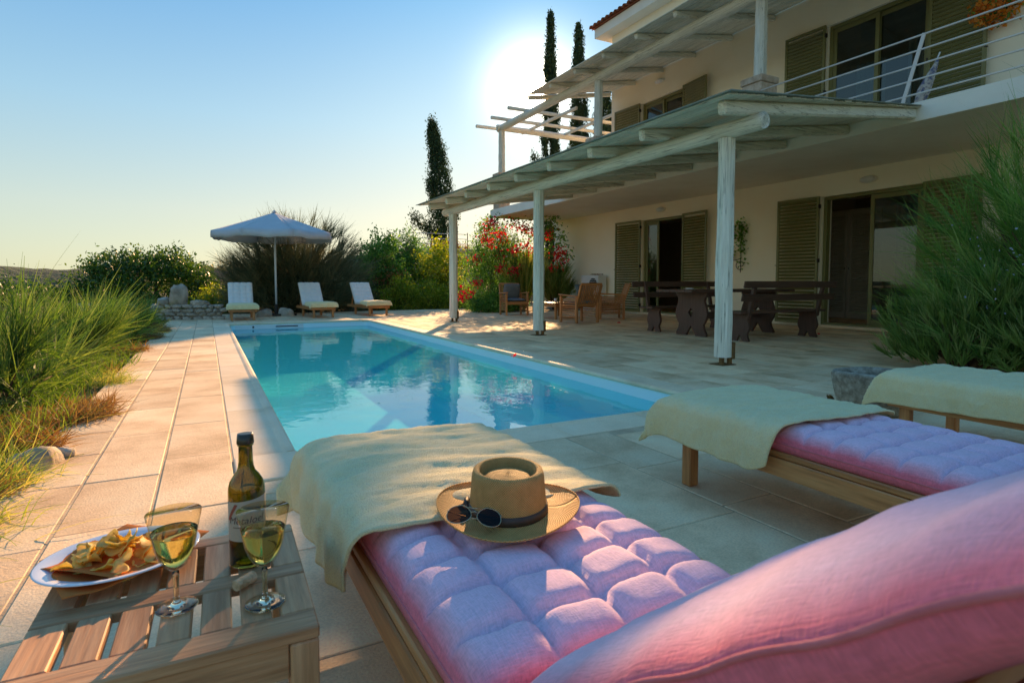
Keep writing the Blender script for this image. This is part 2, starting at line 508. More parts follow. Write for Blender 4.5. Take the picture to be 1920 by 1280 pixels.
x = PX0-CW+.006
while x < PX1+CW-.05:                                   # in front of and behind the pool
    w = rnd.choice((.29, .36, .42)); xb = min(x+w, PX1+CW-.006)
    if PX1+CW-.006-xb < .15: xb = PX1+CW-.006
    lay(x, xb, TY0, PY0-CW-.006, .50, 1.10); lay(x, xb, PY1+CW+.006, TY1, .55, 1.1)
    x = xb+.010
x = PX1+CW+.008
while x < TX1-.1:
    w = rnd.choice((.36, .42, .50)); xb = min(x+w, TX1-.01)
    lay(x, xb, TY0, TY1, .60, 1.35)
    x = xb+.010
camv = cam_o.location
fwd = Vector((math.sin(YAW), math.cos(YAW), 0)); rgt = Vector((math.cos(YAW), -math.sin(YAW), 0))
def seen_size(s):
    c = Vector(((s[0]+s[1])/2, (s[2]+s[3])/2, 0)); dep = c.dot(fwd)
    if dep < .25 or abs(c.dot(rgt))/dep > 1.0: return -1.0/(1+abs(dep))
    return (s[1]-s[0])*(s[3]-s[2])/dep**3
slabs.sort(key=seen_size, reverse=True)
cache = {}
rest = MB()
for i, s in enumerate(slabs):
    w, L = s[1]-s[0], s[3]-s[2]
    dz = rnd.uniform(-.0018, .0018)
    if i < 300:
        key = (round(w, 3), round(L, 3))
        if key not in cache:
            cache[key] = MB().box((-w/2, -L/2, -.03), (w/2, L/2, 0), .004).mesh('paving_slab', M_STONE)
        o = link('paving_slab', cache[key], terrace)
        o.location = ((s[0]+s[1])/2, (s[2]+s[3])/2, dz)
    else:
        rest.box((s[0], s[2], -.03), (s[1], s[3], dz), .004)
tag(rest.build('paving_slab', M_STONE, terrace), kind='stuff')

# pool: basin, coping stones, skimmer, water
def rrect(x0, x1, y0, y1, r, n=6):
    out = []
    for cx, cy_, a0 in ((x1-r, y0+r, -90), (x1-r, y1-r, 0), (x0+r, y1-r, 90), (x0+r, y0+r, 180)):
        for k in range(n+1):
            a = R(a0+90*k/n); out.append((cx+r*math.cos(a), cy_+r*math.sin(a)))
    return out
RC = .14
ring = rrect(PX0, PX1, PY0, PY1, RC)
bs = MB(); n_ = len(ring); zf = -.85
V = [(x, y, -.03) for x, y in ring] + [(x, y, zf) for x, y in ring]
bs.add(V, [(k, n_+k, n_+(k+1) % n_, (k+1) % n_) for k in range(n_)] + [[n_+k for k in range(n_)]])
basin = bs.build('pool_basin', M_LINER); tag(basin, kind='structure')
# a bench ledge under water along the right side and steps in the near right corner
led = MB(); led.box((PX1-.34, PY0+.10, zf), (PX1-.004, PY1-.10, -.42), .02)
led.build('ledge', M_LINER, basin)
for k in range(3):
    MB().box((PX1-1.0, PY0+.004, zf), (PX1-.35, PY0+.30*(3-k), -.66+.14*k), .02).build('step', M_LINER, basin)
edge = thing('pool_edge', 'pale limestone coping stones with rounded nose framing the swimming pool', 'pool edge')
edge['kind'] = 'structure'
if 'category' in edge: del edge['category']
NOSE = .022
def coping_mesh(L):
    pr = [(0, -.04), (0, -.004), (.004, 0), (CW-.05, 0), (CW-.025, .010), (CW, .012), (CW+.014, .006), (CW+NOSE, -.010), (CW+.016, -.026), (CW-.004, -.036), (CW-.02, -.04)]
    mb = MB(); k = len(pr)
    V = [(x, y, z) for y in (0, L) for x, z in pr]
    mb.add(V, [[i, (i+1) % k, k+(i+1) % k, k+i] for i in range(k)] + [list(range(k))[::-1], [k+i for i in range(k)]])
    return mb.mesh('coping_stone', M_COPING)
def run(p0, ang, total):
    n = max(1, round(total/.62)); L = total/n
    me = coping_mesh(L-.004)
    d = Vector((math.cos(ang+math.pi/2), math.sin(ang+math.pi/2), 0))
    for k in range(n):
        o = link('coping_stone', me, edge); o.location = Vector(p0) + d*(k*L+.002); o.rotation_euler = (0, 0, ang)
# local +x points to the water, local +y along the run
run((PX0-CW, PY0+RC, 0), 0, PY1-PY0-2*RC)
run((PX1+CW, PY1-RC, 0), math.pi, PY1-PY0-2*RC)
run((PX1-RC, PY0-CW, 0), math.pi/2, PX1-PX0-2*RC)
run((PX0+RC, PY1+CW, 0), -math.pi/2, PX1-PX0-2*RC)
def corner(cx, cy_, sx, sy):
    # square block with a concave inner corner; (cx,cy) is the basin's own corner, sx,sy point to the water
    out = [(-CW, -CW), (RC, -CW)]
    for k in range(7):
        a = R(270-90*k/6)
        out.append((RC+(RC-NOSE)*math.cos(a), RC+(RC-NOSE)*math.sin(a)))
    out.append((-CW, RC))
    out = [(cx+sx*a, cy_+sy*b) for a, b in out]
    if sx*sy < 0: out = out[::-1]
    MB().prism(out, -.04, .010).build('coping_corner', M_COPING, edge, bevel=.009, seg=3)
corner(PX0, PY0, 1, 1); corner(PX1, PY0, -1, 1); corner(PX0, PY1, 1, -1); corner(PX1, PY1, -1, -1)
sk = thing('pool_skimmer', 'white plastic skimmer box set in the far wall of the pool', 'skimmer', (1.25, PY1-.004, -.085))
MB().box((-.72, -.012, -.06), (.72, .02, .042), .008).build('face_plate', M_PLASTIC, sk)
MB().box((.12, -.020, -.012), (.60, -.006, .012), .004).build('intake_slot', M_DARKIRON, sk)
MB().tube([(-.35, -.011, .0), (-.35, -.024, 0)], .022, 16).build('inlet_ring', M_DARKIRON, sk)

m, n, l, b, out = newmat('pool_water'); n.remove(b)
trn = n.new('ShaderNodeBsdfTransparent'); trn.inputs['Color'].default_value = (.38, .93, .98, 1)
glo = n.new('ShaderNodeBsdfGlossy'); glo.inputs['Roughness'].default_value = .0
fre = n.new('ShaderNodeLayerWeight'); fre.inputs['Blend'].default_value = .5     # Schlick reflectance of water
tcn = n.new('ShaderNodeTexCoord'); mpn = n.new('ShaderNodeMapping'); mpn.inputs['Scale'].default_value = (1.0, .8, 1.0)
nz = n.new('ShaderNodeTexNoise'); nz.inputs['Scale'].default_value = 3.2; nz.inputs['Detail'].default_value = 2.5
nz2 = n.new('ShaderNodeTexNoise'); nz2.inputs['Scale'].default_value = 14; nz2.inputs['Detail'].default_value = 2
l.new(tcn.outputs['Object'], mpn.inputs[0]); l.new(mpn.outputs[0], nz.inputs['Vector']); l.new(mpn.outputs[0], nz2.inputs['Vector'])
mixh = n.new('ShaderNodeMath'); mixh.operation = 'MULTIPLY_ADD'; mixh.inputs[1].default_value = .10
l.new(nz2.outputs['Fac'], mixh.inputs[0]); l.new(nz.outputs['Fac'], mixh.inputs[2])
bmp = n.new('ShaderNodeBump'); bmp.inputs['Strength'].default_value = .15; bmp.inputs['Distance'].default_value = .03
l.new(mixh.outputs[0], bmp.inputs['Height']); l.new(bmp.outputs[0], glo.inputs['Normal']); l.new(bmp.outputs[0], fre.inputs['Normal'])
pw5 = n.new('ShaderNodeMath'); pw5.operation = 'POWER'; pw5.inputs[1].default_value = 5.0; l.new(fre.outputs['Facing'], pw5.inputs[0])
frm = n.new('ShaderNodeMath'); frm.operation = 'MULTIPLY_ADD'; frm.inputs[1].default_value = .96; frm.inputs[2].default_value = .025; frm.use_clamp = True
l.new(pw5.outputs[0], frm.inputs[0])
body = n.new('ShaderNodeBsdfDiffuse'); body.inputs['Color'].default_value = (.04, .70, .76, 1)   # light scattered back by the water body
mb_ = n.new('ShaderNodeMixShader'); mb_.inputs[0].default_value = .34
l.new(trn.outputs[0], mb_.inputs[1]); l.new(body.outputs[0], mb_.inputs[2])
mxs = n.new('ShaderNodeMixShader'); l.new(frm.outputs[0], mxs.inputs[0]); l.new(mb_.outputs[0], mxs.inputs[1]); l.new(glo.outputs[0], mxs.inputs[2]); l.new(mxs.outputs[0], out.inputs['Surface'])
wt = MB(); rw = rrect(PX0+.001, PX1-.001, PY0+.001, PY1-.001, RC)
wt.add([(x, y, WATER_Z) for x, y in rw], [list(range(len(rw)))])
tag(wt.build('pool_water', m), kind='structure')

# ================================================================== HOUSE
WX = 11.2                      # plane of the front wall
SOF, DECK, EDGE = 3.10, 3.36, 8.60
house = thing('villa', 'two-storey cream stucco villa with balcony, olive shutters and terracotta roof', 'house', (WX, 8, 0))
HL = house.location.copy()
def hb(mb, name, mat, parent=house, **k):
    mb.v = [(x-HL.x, y-HL.y, z-HL.z) for x, y, z in mb.v]
    return mb.build(name, mat, parent, **k)
def wall_boxes(mb, y0, y1, z0, z1, holes, t=.32, x=WX):
    ys = sorted({y0, y1, *[h[0] for h in holes], *[h[1] for h in holes]})
    for a, b_ in zip(ys[:-1], ys[1:]):
        hs_ = sorted([h for h in holes if h[0] <= a+1e-6 and h[1] >= b_-1e-6], key=lambda h: h[2])
        z = z0
        for h in hs_:
            if h[2] > z+1e-6: mb.box((x, a, z), (x+t, b_, h[2]))
            z = h[3]
        if z < z1-1e-6: mb.box((x, a, z), (x+t, b_, z1))
GND = [(11.5, 13.15, .05, 2.70), (5.70, 7.62, .05, 2.66)]
UPP = [(5.72, 7.60, DECK+.05, 6.05), (11.57, 13.25, 4.35, 6.02)]
lw = MB(); wall_boxes(lw, -6, 17.95, 0, SOF, GND); hb(lw, 'ground_floor_wall', M_STUCCO)
uw = MB(); wall_boxes(uw, -6, 14.65, DECK+.004, 8.42, UPP); hb(uw, 'upper_floor_wall', M_STUCCO)
ew = MB(); ew.box((WX+.32, 14.33, DECK+.004), (18, 14.65, 8.42)); hb(ew, 'upper_end_wall', M_STUCCO)
ew = MB(); ew.box((WX+.32, 17.63, 0), (18, 17.95, SOF)); hb(ew, 'lower_end_wall', M_STUCCO)
bk = MB(); bk.box((17.7, -6, 0), (18.0, 14.32, 8.42)); bk.box((17.7, 14.34, 0), (18.0, 17.62, SOF)); hb(bk, 'back_wall', M_STUCCO)
sb = MB(); sb.box((EDGE, -6, SOF), (18.2, 17.9, DECK)); hb(sb, 'balcony_slab', M_WHITE, bevel=.006)
MB().box((0, 0, 0), (.001, .001, .001))
fl = MB(); fl.box((WX+.02, -6, .0), (17.7, 17.6, .045)); hb(fl, 'room_floor', M_STONE)
cl = MB(); cl.box((WX+.1, -6, 8.1), (17.7, 14.3, 8.3)); hb(cl, 'ceiling', M_WHITE)
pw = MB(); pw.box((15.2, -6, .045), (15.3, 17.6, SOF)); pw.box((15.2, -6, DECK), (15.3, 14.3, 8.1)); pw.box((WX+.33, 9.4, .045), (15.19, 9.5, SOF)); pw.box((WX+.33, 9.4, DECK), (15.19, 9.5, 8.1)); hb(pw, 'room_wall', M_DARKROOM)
for y0, y1, z0, z1 in GND:
    st_ = MB(); st_.box((WX-.05, y0-.08, 0), (WX+.02, y1+.08, .047), .006); hb(st_, 'door_step', M_COPING)
# eaves and roof
ev = MB(); ev.box((10.82, -6, 8.42), (18.4, 15.05, 8.70)); hb(ev, 'eaves', M_WHITE, bevel=.012)
rf = MB(); rf.add([(10.74, -6, 8.705), (10.74, 15.1, 8.705), (14.6, 11.4, 10.0), (14.6, -6, 10.0), (18.5, 15.1, 8.705), (18.5, -6, 8.705)], [(0, 3, 2, 1), (1, 2, 4), (2, 3, 5, 4)])
roof = hb(rf, 'roof', M_TILE)
tm = MB()                                   # one barrel tile, half round, rising inwards
for s_ in range(2):
    P_ = []
    for i in range(2):
        r_ = .085 - .012*i
        P_.append([(i*.45, r_*math.cos(math.pi*k/8), r_*math.sin(math.pi*k/8)*(1 if s_ == 0 else .86)) for k in range(9)])
    tm.grid(P_)
tmesh = tm.mesh('roof_tile', M_TILE, True)
rt_ = random.Random(3)
for k in range(48):
    for j in range(2):
        o = link('roof_tile', tmesh, roof)
        o.location = (10.66+.40*j-HL.x, 15.02-.20*k-HL.y, 8.70+.125*j + rt_.uniform(-.008, .008)); o.rotation_euler = (0, -R(17), R(rt_.uniform(-2.5, 2.5)))
for k in range(16):
    o = link('roof_tile', tmesh, roof)
    o.location = (10.9+.2*k-HL.x, 15.18-HL.y, 8.70); o.rotation_euler = (0, -R(17), R(-90))

def shutter(y0, y1, z0, z1, x=WX-.055, ang=0.0, hinge='lo', vary=0):
    """louvred shutter leaf lying along the wall; ang swings it away from the wall about its hinge side"""
    w = y1-y0
    root = link('shutter', None, house); root.empty_display_size = .1
    root.location = (x-HL.x, (y0 if hinge == 'lo' else y1)-HL.y, z0); root.rotation_euler = (0, 0, ang)
    sg = 1 if hinge == 'lo' else -1
    h = z1-z0; fw_ = .055
    def seg(a, b_): return (min(sg*a, sg*b_), max(sg*a, sg*b_))
    fr = MB()
    for a, b_ in ((0, fw_), (w-fw_, w)):
        s_ = seg(a, b_); fr.box((-.02, s_[0], 0), (.02, s_[1], h), .004)
    s_ = seg(fw_, w-fw_)
    for za, zb in ((0, fw_), (h-fw_, h)): fr.box((-.0195, s_[0]+.001, za), (.0195, s_[1]-.001, zb), .004)
    fr.build('shutter_frame', M_OLIVE, root)
    sl = MB(); k = fw_+.02
    while k < h-fw_-.02:
        M_ = Matrix.Translation((0, 0, k)) @ Matrix.Rotation(R(48), 4, 'Y')
        sl.box((-.032, s_[0], -.004), (.032, s_[1], .004), 0, M_); k += .072
    tag(sl.build('louvre_slat', M_OLIVE, root), kind='stuff')
    for zz in (.2, h*.5, h-.2):
        MB().box((-.03, -.012, zz-.04), (.045, .012, zz+.04), .004).build('hinge', M_DARKIRON, root)
    MB().bar((-.045, sg*(w+.0), h*.47), (.02, sg*(w+.0), h*.47), .025, .014).build('latch', M_DARKIRON, root)
shutter(13.18, 14.24, .06, 2.71, hinge='lo', ang=R(4))
shutter(10.58, 11.50, .06, 2.72, hinge='hi', ang=-R(5))
shutter(7.64, 8.56, .06, 2.67, hinge='lo', ang=R(5))
shutter(4.80, 5.70, .06, 2.67, hinge='hi', ang=-R(3))
shutter(7.61, 8.49, DECK+.06, 6.07, hinge='lo', ang=R(3))
shutter(4.83, 5.71, DECK+.06, 6.07, hinge='hi', ang=-R(3))
shutter(13.26, 14.32, 4.36, 6.04, hinge='lo', ang=R(4))
shutter(10.66, 11.56, 4.36, 6.04, hinge='hi', ang=-R(6))

def glazing(y0, y1, z0, z1, leaves, xin=.12):
    """olive frame in an opening with sliding leaves (ya, yb, offset)"""
    root = link('window_frame', None, house); root.empty_display_size = .1
    root.location = (WX+xin-HL.x, y0-HL.y, z0)
    w, h = y1-y0, z1-z0
    f_ = MB()
    for a, b_ in ((.002, .07), (w-.07, w-.002)): f_.box((-.06, a, .002), (.06, b_, h-.002), .004)
    f_.box((-.058, .072, h-.07), (.058, w-.072, h-.002), .004); f_.box((-.058, .072, .002), (.058, w-.072, .045), .004)
    f_.build('outer_frame', M_OLIVE, root)
    for ya, yb, dx in leaves:
        lf = MB(); ya -= y0; yb -= y0
        for a, b_ in ((ya, ya+.075), (yb-.075, yb)): lf.box((dx-.018, a, .048), (dx+.018, b_, h-.074), .004)
        lf.box((dx-.0175, ya+.076, .048), (dx+.0175, yb-.076, .14), .004); lf.box((dx-.0175, ya+.076, h-.16), (dx+.0175, yb-.076, h-.074), .004)
        lf.build('sash', M_OLIVE, root)
        MB().box((dx-.004, ya+.07, .13), (dx+.004, yb-.07, h-.15)).build('pane', M_PANE, root)
    return root
glazing(11.5, 13.15, .05, 2.70, [(12.55, 13.08, -.02)])
glazing(5.70, 7.62, .05, 2.66, [(5.77, 6.68, -.025)])
glazing(5.72, 7.60, DECK+.05, 6.05, [(6.63, 7.53, -.025), (5.79, 6.70, .025)])
glazing(11.57, 13.25, 4.35, 6.02, [(12.40, 13.18, -.025), (11.64, 12.43, .025)])

# things inside the rooms that show through the doors
cur = MB()
def curtain(mb, y0, y1, z0, z1, x, waves, seed):
    P_ = []
    for i in range(61):
        t = i/60
        P_.append([(x+.035*math.sin(t*waves*6.28+seed)+.01*math.sin(t*31), y0+(y1-y0)*t, z) for z in np.linspace(z0, z1, 5)])
    mb.grid(P_)
M_CURT = pmat('pale_curtain', (.50, .56, .62), (.60, .66, .72), scale=3, rough=.8, transl=.4)  # blue in this colour stands for sky reflected in the upper door panes
for nm, lab, args in (('curtain', 'pale curtain hanging behind the glass of the ground floor right-hand door', (5.85, 6.45, .1, 2.4, 11.75, 6, 0)),
                      ('curtain', 'curtain coloured with the blue sky reflection of the left pane of the upper balcony door', (6.75, 7.30, DECK+.08, 5.25, 11.7, 6, 1)),
                      ('curtain', 'curtain coloured with the blue sky reflection of the right pane of the upper balcony door', (5.85, 6.35, DECK+.08, 5.45, 11.72, 5, 2))):
    mb = MB(); curtain(mb, *args); o = mb.build(nm, M_CURT, smooth=True)
    sm = o.modifiers.new('thick', 'SOLIDIFY'); sm.thickness = .004
    tag(o, lab, 'curtain')
clo = thing('wardrobe', 'white louvred wardrobe doors inside the right ground floor room', 'wardrobe', (13.6, 8.62, .047))
M_WARD = pmat('white_wood', (.60, .56, .47), (.68, .64, .55), scale=2, rough=.6)
MB().box((.02, -.85, 0), (.6, .75, 2.6)).build('carcass', M_WARD, clo)
for k, ya in enumerate((-.84, -.04)):
    d_ = MB()
    for a, b_ in ((0, .06), (.70, .76)): d_.box((-.02, ya+a, .02), (.018, ya+b_, 2.56), .004)
    d_.box((-.019, ya+.061, .02), (.018, ya+.699, .16), .003); d_.box((-.019, ya+.061, 2.46), (.018, ya+.699, 2.56), .003)
    dd = d_.build('wardrobe_door', M_WARD, clo)
    s_ = MB(); z = .18
    while z < 2.44:
        s_.box((-.016, ya+.06, -.004), (.03, ya+.70, .004), 0, Matrix.Translation((0, 0, z)) @ Matrix.Rotation(R(35), 4, 'Y')); z += .05
    tag(s_.build('louvre_slat', M_WARD, dd), kind='stuff')
    MB().lathe([(0, 0), (.012, .004), (.014, .014), (0, .022)], 12, Matrix.Translation((-.02, ya+(.73 if k == 0 else .03), 1.2)) @ Matrix.Rotation(-math.pi/2, 4, 'Y')).build('knob', M_DARKIRON, dd)
lmp = thing('table_lamp', 'small table lamp with pale shade behind the right-hand door glass', 'lamp', (12.6, 6.05, .047))
MB().box((-.25, -.25, 0), (.25, .25, .55), .01).build('bedside_box', wood('dark', 2), lmp)
MB().lathe([(.08, .551), (.08, .57), (.02, .59), (.03, .66), (.015, .72), (.012, .80)], 20).build('lamp_base', M_TERRACOTTA, lmp, smooth=True)
sh = MB(); sh.lathe([(.16, .78), (.10, .98)], 28); shm = sh.mesh('lamp_shade', pmat('linen_shade', (.70, .60, .42), (.75, .65, .47), rough=.8, transl=.4), True)
shm.polygons  # closed top and bottom discs are part of the lathe
link('lamp_shade', shm, lmp)

# wall lights
def wall_light(y, z, label):
    o = thing('wall_light', label, 'lamp', (WX, y, z), 0, 'oval bulkhead wall lights')
    MB().lathe([(.17, 0), (.17, .03), (.15, .045), (.06, .05), (0, .05)], 32, Matrix.Rotation(-math.pi/2, 4, 'Y'), sx=.42).build('backplate', M_WHITE, o, smooth=True)
    MB().lathe([(.145, .046), (.13, .085), (.08, .11), (0, .118)], 32, Matrix.Rotation(-math.pi/2, 4, 'Y'), sx=.42).build('diffuser', M_PLASTIC, o, smooth=True)
wall_light(12.37, 2.93, 'oval wall light above the ground floor door with the folded shutter')
wall_light(6.68, 2.87, 'oval wall light above the ground floor door nearest the tall broom bush')
wall_light(12.49, 6.44, 'oval wall light on the upper storey under the high pergola')

# ================================================================== PERGOLAS
def log_beam(p0, p1, r, mat, name, parent, seed=0, n=12, flat=.86, nseg=10):
    """hand-hewn log: uneven, flattened, with softened ends"""
    p0, p1 = Vector(p0), Vector(p1); rs = random.Random(seed); path, rad = [], []
    d = (p1-p0); L = d.length; d.normalize()
    ts = [0, .012/L, .05/L] + [i/nseg for i in range(1, nseg)] + [1-.05/L, 1-.012/L, 1]
    for i, t in enumerate(ts):
        path.append(p0+(p1-p0)*t + Vector((rs.uniform(-1, 1), rs.uniform(-1, 1), rs.uniform(-1, 1)))*r*.05*(0 < t < 1))
        rad.append(r*(.78 if t in (0, 1) else (.93 if i in (1, len(ts)-2) else 1))*rs.uniform(.97, 1.03))
    mb = MB(); mb.tube(path, rad, n)
    return sharp(mb.build(name, mat, parent), 45)
def pergola_post(root, x, y, z0, z1, w, seed, shoe=True):
    rs = random.Random(seed); mb = MB(); P_ = []
    out = []
    c = w*.5; k = c*.42
    for sx, sy in ((1, 1), (-1, 1), (-1, -1), (1, -1)):
        pts = [(c*sx, k*sy), (k*sx, c*sy)]
        if sx*sy < 0: pts = pts[::-1]
        out += pts
    for i in range(13):
        z = z0+(z1-z0)*i/12
        s_ = 1.0+rs.uniform(-.02, .02) - .08*i/12
        dx, dy = rs.uniform(-.004, .004), rs.uniform(-.004, .004)
        P_.append([(x+dx+a*s_, y+dy+b_*s_, z) for a, b_ in out])
    V = [q_ for r_ in P_ for q_ in r_]; m8 = 8
    F_ = [(i*m8+k2, i*m8+(k2+1) % m8, (i+1)*m8+(k2+1) % m8, (i+1)*m8+k2) for i in range(12) for k2 in range(m8)]
    F_ += [list(range(m8))[::-1], [12*m8+k2 for k2 in range(m8)]]
    mb.add(V, F_); po = mb.build('post', wood('paint', 2), root)
    if shoe:
        for dx, dy, h in ((-.045, -.03, z0+.012), (.05, -.055, z0+.012)):
            MB().box((x+dx-.022, y+dy-.02, .0), (x+dx+.022, y+dy+.02, h), .003).build('post_shoe', M_RUST, po)
        MB().box((x+.045, y-w*.5-.006, z0-.02), (x+.092, y-w*.5+.03, z0+.17), .003).build('shoe_plate', M_RUST, po)
        MB().box((x-.11, y-.10, .001), (x+.11, y+.10, .007), .002).build('base_plate', M_RUST, po)
    return po
per = thing('lower_pergola', 'whitewashed timber pergola on three posts beside the pool', 'pergola', (0, 0, 0))
for k, (y, s_) in enumerate(((4.61, 1), (8.68, 2), (12.60, 3))): pergola_post(per, 5.1, y, .085, 2.49, .185, s_)
log_beam((5.1, 4.12, 2.575), (5.1, 13.12, 2.575), .092, wood('paint', 1), 'beam', per, 4, nseg=16)
for k in range(9):
    y = 4.42 + 1.06*k
    mb = MB(); mb.bar((4.62, y-(.16 if k == 0 else 0), 2.668), (8.59, y+(.14 if k == 0 else 0), 3.205), .105, .135, .022)
    mb.build('rafter', wood('paint', 0), per)
SL = (3.205-2.668)/(8.59-4.62)
rb = random.Random(5)
nb_ = 31
for k in range(nb_):
    xa = 4.50 + k*.133
    zc = 2.668 + (xa+.065-4.62)*SL + .071 + .009
    for (ya, yb) in ((4.04+.46*k/nb_, 8.14+rb.uniform(-.25, .25)), (None, 13.28)):
        if ya is None: ya = prev_ + .006
        prev_ = yb
        M_ = Matrix.Translation((xa+.064, 0, zc+rb.uniform(-.002, .002))) @ Matrix.Rotation(-math.atan(SL), 4, 'Y')
        MB().box((-.062, ya+rb.uniform(-.02, .02)*(ya < 5), -.008), (.062, yb, .008), .002, M_).build('roof_board', wood('paint', 1), per)
felt = MB()
M_FELT = pmat('weathered_roofing_felt', (.17, .19, .15), (.30, .32, .26), scale=6, rough=.9, bump=.4, bscale=30)
fz0, fz1 = 2.668+(4.44-4.62)*SL+.090, 2.668+(8.60-4.62)*SL+.090
felt.add([(4.44, 3.98, fz0), (8.60, 4.46, fz1), (8.60, 13.33, fz1), (4.44, 13.33, fz0)] + [(4.44, 3.98, fz0+.012), (8.60, 4.46, fz1+.012), (8.60, 13.33, fz1+.012), (4.44, 13.33, fz0+.012)], [(3, 2, 1, 0), (4, 5, 6, 7), (0, 1, 5, 4), (1, 2, 6, 5), (2, 3, 7, 6), (3, 0, 4, 7)])
felt.build('roof_felt', M_FELT, per)

upg = thing('upper_pergola', 'whitewashed timber pergola over the balcony on stone piers', 'pergola', (0, 0, 0))
M_PIER = pmat('rendered_stone', (.36, .24, .15), (.55, .40, .27), (.64, .52, .38), scale=9, rough=.9, bump=.7, bscale=30, rand=.08, bdist=.012)
for y, s_ in ((7.28, 11), (12.12, 12), (17.52, 13), (2.3, 14)):
    pergola_post(upg, 8.85, y, 4.54, 5.95, .21, s_, False)
    pr = MB(); pr.box((8.63, y-.21, DECK+.002), (9.05, y+.21, 4.42), .012); po = pr.build('pier', M_PIER, upg)
    MB().box((8.61, y-.23, 4.422), (9.07, y+.23, 4.54), .012).build('pier_cap', M_PIER, po)
log_beam((8.85, -2.0, 6.05), (8.85, 17.75, 6.05), .115, wood('paint', 1), 'beam', upg, 6, nseg=24)
US = (6.70-6.17)/(WX-8.30)
for k in range(-4, 9):
    y = 8.86 + 1.17*k
    if y < 14.9:
        mb = MB(); mb.bar((8.28, y, 6.18), (11.19, y, 6.70), .10, .12, .02); mb.build('rafter', wood('paint', 0), upg)
    else:
        mb = MB(); mb.bar((8.22, y, 6.20), (15.0, y, 6.26), .09, .10, .018); mb.build('rafter', wood('paint', 0), upg)
for k in range(22):
    xa = 8.20 + k*.136; zc = 6.18+(xa+.066-8.28)*US + .072
    M_ = Matrix.Translation((xa+.066, 0, zc+rb.uniform(-.002, .002))) @ Matrix.Rotation(-math.atan(US), 4, 'Y')
    MB().box((-.064, 3.0, -.008), (.064, 14.64+rb.uniform(-.03, .03), .008), .002, M_).build('roof_board', wood('paint', 1), upg)
log_beam((8.7, 17.55, 6.06), (15.2, 17.55, 6.06), .10, wood('paint', 0), 'cross_beam', upg, 8)
for xx in (9.95, 11.35, 12.75, 14.15):
    mb = MB(); mb.bar((xx, 14.7, 6.13), (xx, 18.1, 6.13), .07, .09, .012); mb.build('purlin', wood('paint', 1), upg)

rail = thing('balcony_railing', 'white tubular balcony railing with five rails and a slanted post', 'railing', (EDGE+.02, 4, DECK))
M_RAIL = pmat('white_enamel', (.66, .60, .54), (.74, .69, .62), scale=5, rough=.35)
for k in range(5):
    z = .115 + .193*k
    MB().tube([(0, 3.06, z), (0, .6, z), (0, -9, z)], .013, 8).build('rail', M_RAIL, rail, smooth=True)
for yy in (.72, -3.0, -6.5):
    MB().bar((0, yy, .002), (0, yy-.04, .16), .02, .05, .004, up=(0, 1, 0)).bar((0, yy-.04, .15), (0, yy-.25, .90), .02, .05, .004, up=(0, 1, 0)).build('railing_post', M_RAIL, rail)
# ================================================================== GARDEN
def unit(v): return v/np.maximum(np.linalg.norm(v, axis=-1, keepdims=True), 1e-9)
def leaf_arrays(rs, C, L, W, up=.2, out=None, tint=None, lvar=.35):
    """diamond leaves at C (n,3)"""
    n = len(C)
    d = rs.normal(size=(n, 3)); d[:, 2] += up*2
    if out is not None: d = d + out
    d = unit(d); s = unit(np.cross(d, rs.normal(size=(n, 3))))
    nn = np.cross(d, s)
    l_ = (L*(1+lvar*rs.uniform(-1, 1, n)))[:, None]; w_ = (W*(1+lvar*rs.uniform(-1, 1, n)))[:, None]
    V = np.stack([C-d*l_*.5, C+s*w_*.5+nn*w_*.12, C+d*l_*.5, C-s*w_*.5+nn*w_*.12], 1).reshape(-1, 3)
    F_ = np.arange(4*n).reshape(n, 4)
    t = rs.uniform(0, 1, n) if tint is None else np.clip(tint+rs.normal(0, .16, n), 0, 1)
    return V, F_, np.repeat(t, 4)
def ribbon_arrays(rs, S, D, L, W, droop=.1, bend=.12, seg=4, tint=None):
    """thin tapering blades from S along D"""
    n = len(S); D = unit(D)
    L = np.asarray(L)*np.ones(n); W = np.asarray(W)*np.ones(n)
    side = unit(np.cross(D, rs.normal(size=(n, 3)))); b = unit(rs.normal(size=(n, 3)))
    pts = []
    for k in range(seg+1):
        t = k/seg
        p = S + D*(L*t)[:, None] + b*(L*bend*t*t)[:, None]; p[:, 2] -= L*droop*t*t
        w = (W*(1-.85*t))[:, None]*.5
        pts += [p-side*w, p+side*w]
    V = np.stack(pts, 1).reshape(-1, 3); m = 2*(seg+1)
    base = (np.arange(n)*m)[:, None]
    F_ = np.concatenate([base+np.array([[2*k, 2*k+1, 2*k+3, 2*k+2]]) for k in range(seg)], 1).reshape(-1, 4)
    t = rs.uniform(0, 1, n) if tint is None else np.clip(tint+rs.normal(0, .15, n), 0, 1)
    return V, F_, np.repeat(t, m)
def merge(parts):
    V, F_, T, o = [], [], [], 0
    for v, f_, t in parts:
        V.append(v); F_.append(f_+o); T.append(t); o += len(v)
    return np.concatenate(V), np.concatenate(F_), np.concatenate(T)
def arr_obj(name, arrs, mat, parent=None):
    V, F_, T = arrs
    return link(name, np_mesh(name, V, F_, mat, T), parent)
def clumps(rs, c, r, n, shell=.75, floor=None):
    """clump centres spread through the outer part of an ellipsoid"""
    d = unit(rs.normal(size=(n, 3))); rad = shell + (1-shell)*rs.uniform(-1.4, 1, n)
    P_ = np.asarray(c)+d*np.asarray(r)*rad[:, None]
    if floor is not None: P_[:, 2] = np.maximum(P_[:, 2], floor+rs.uniform(0, .1, n))
    return P_, d
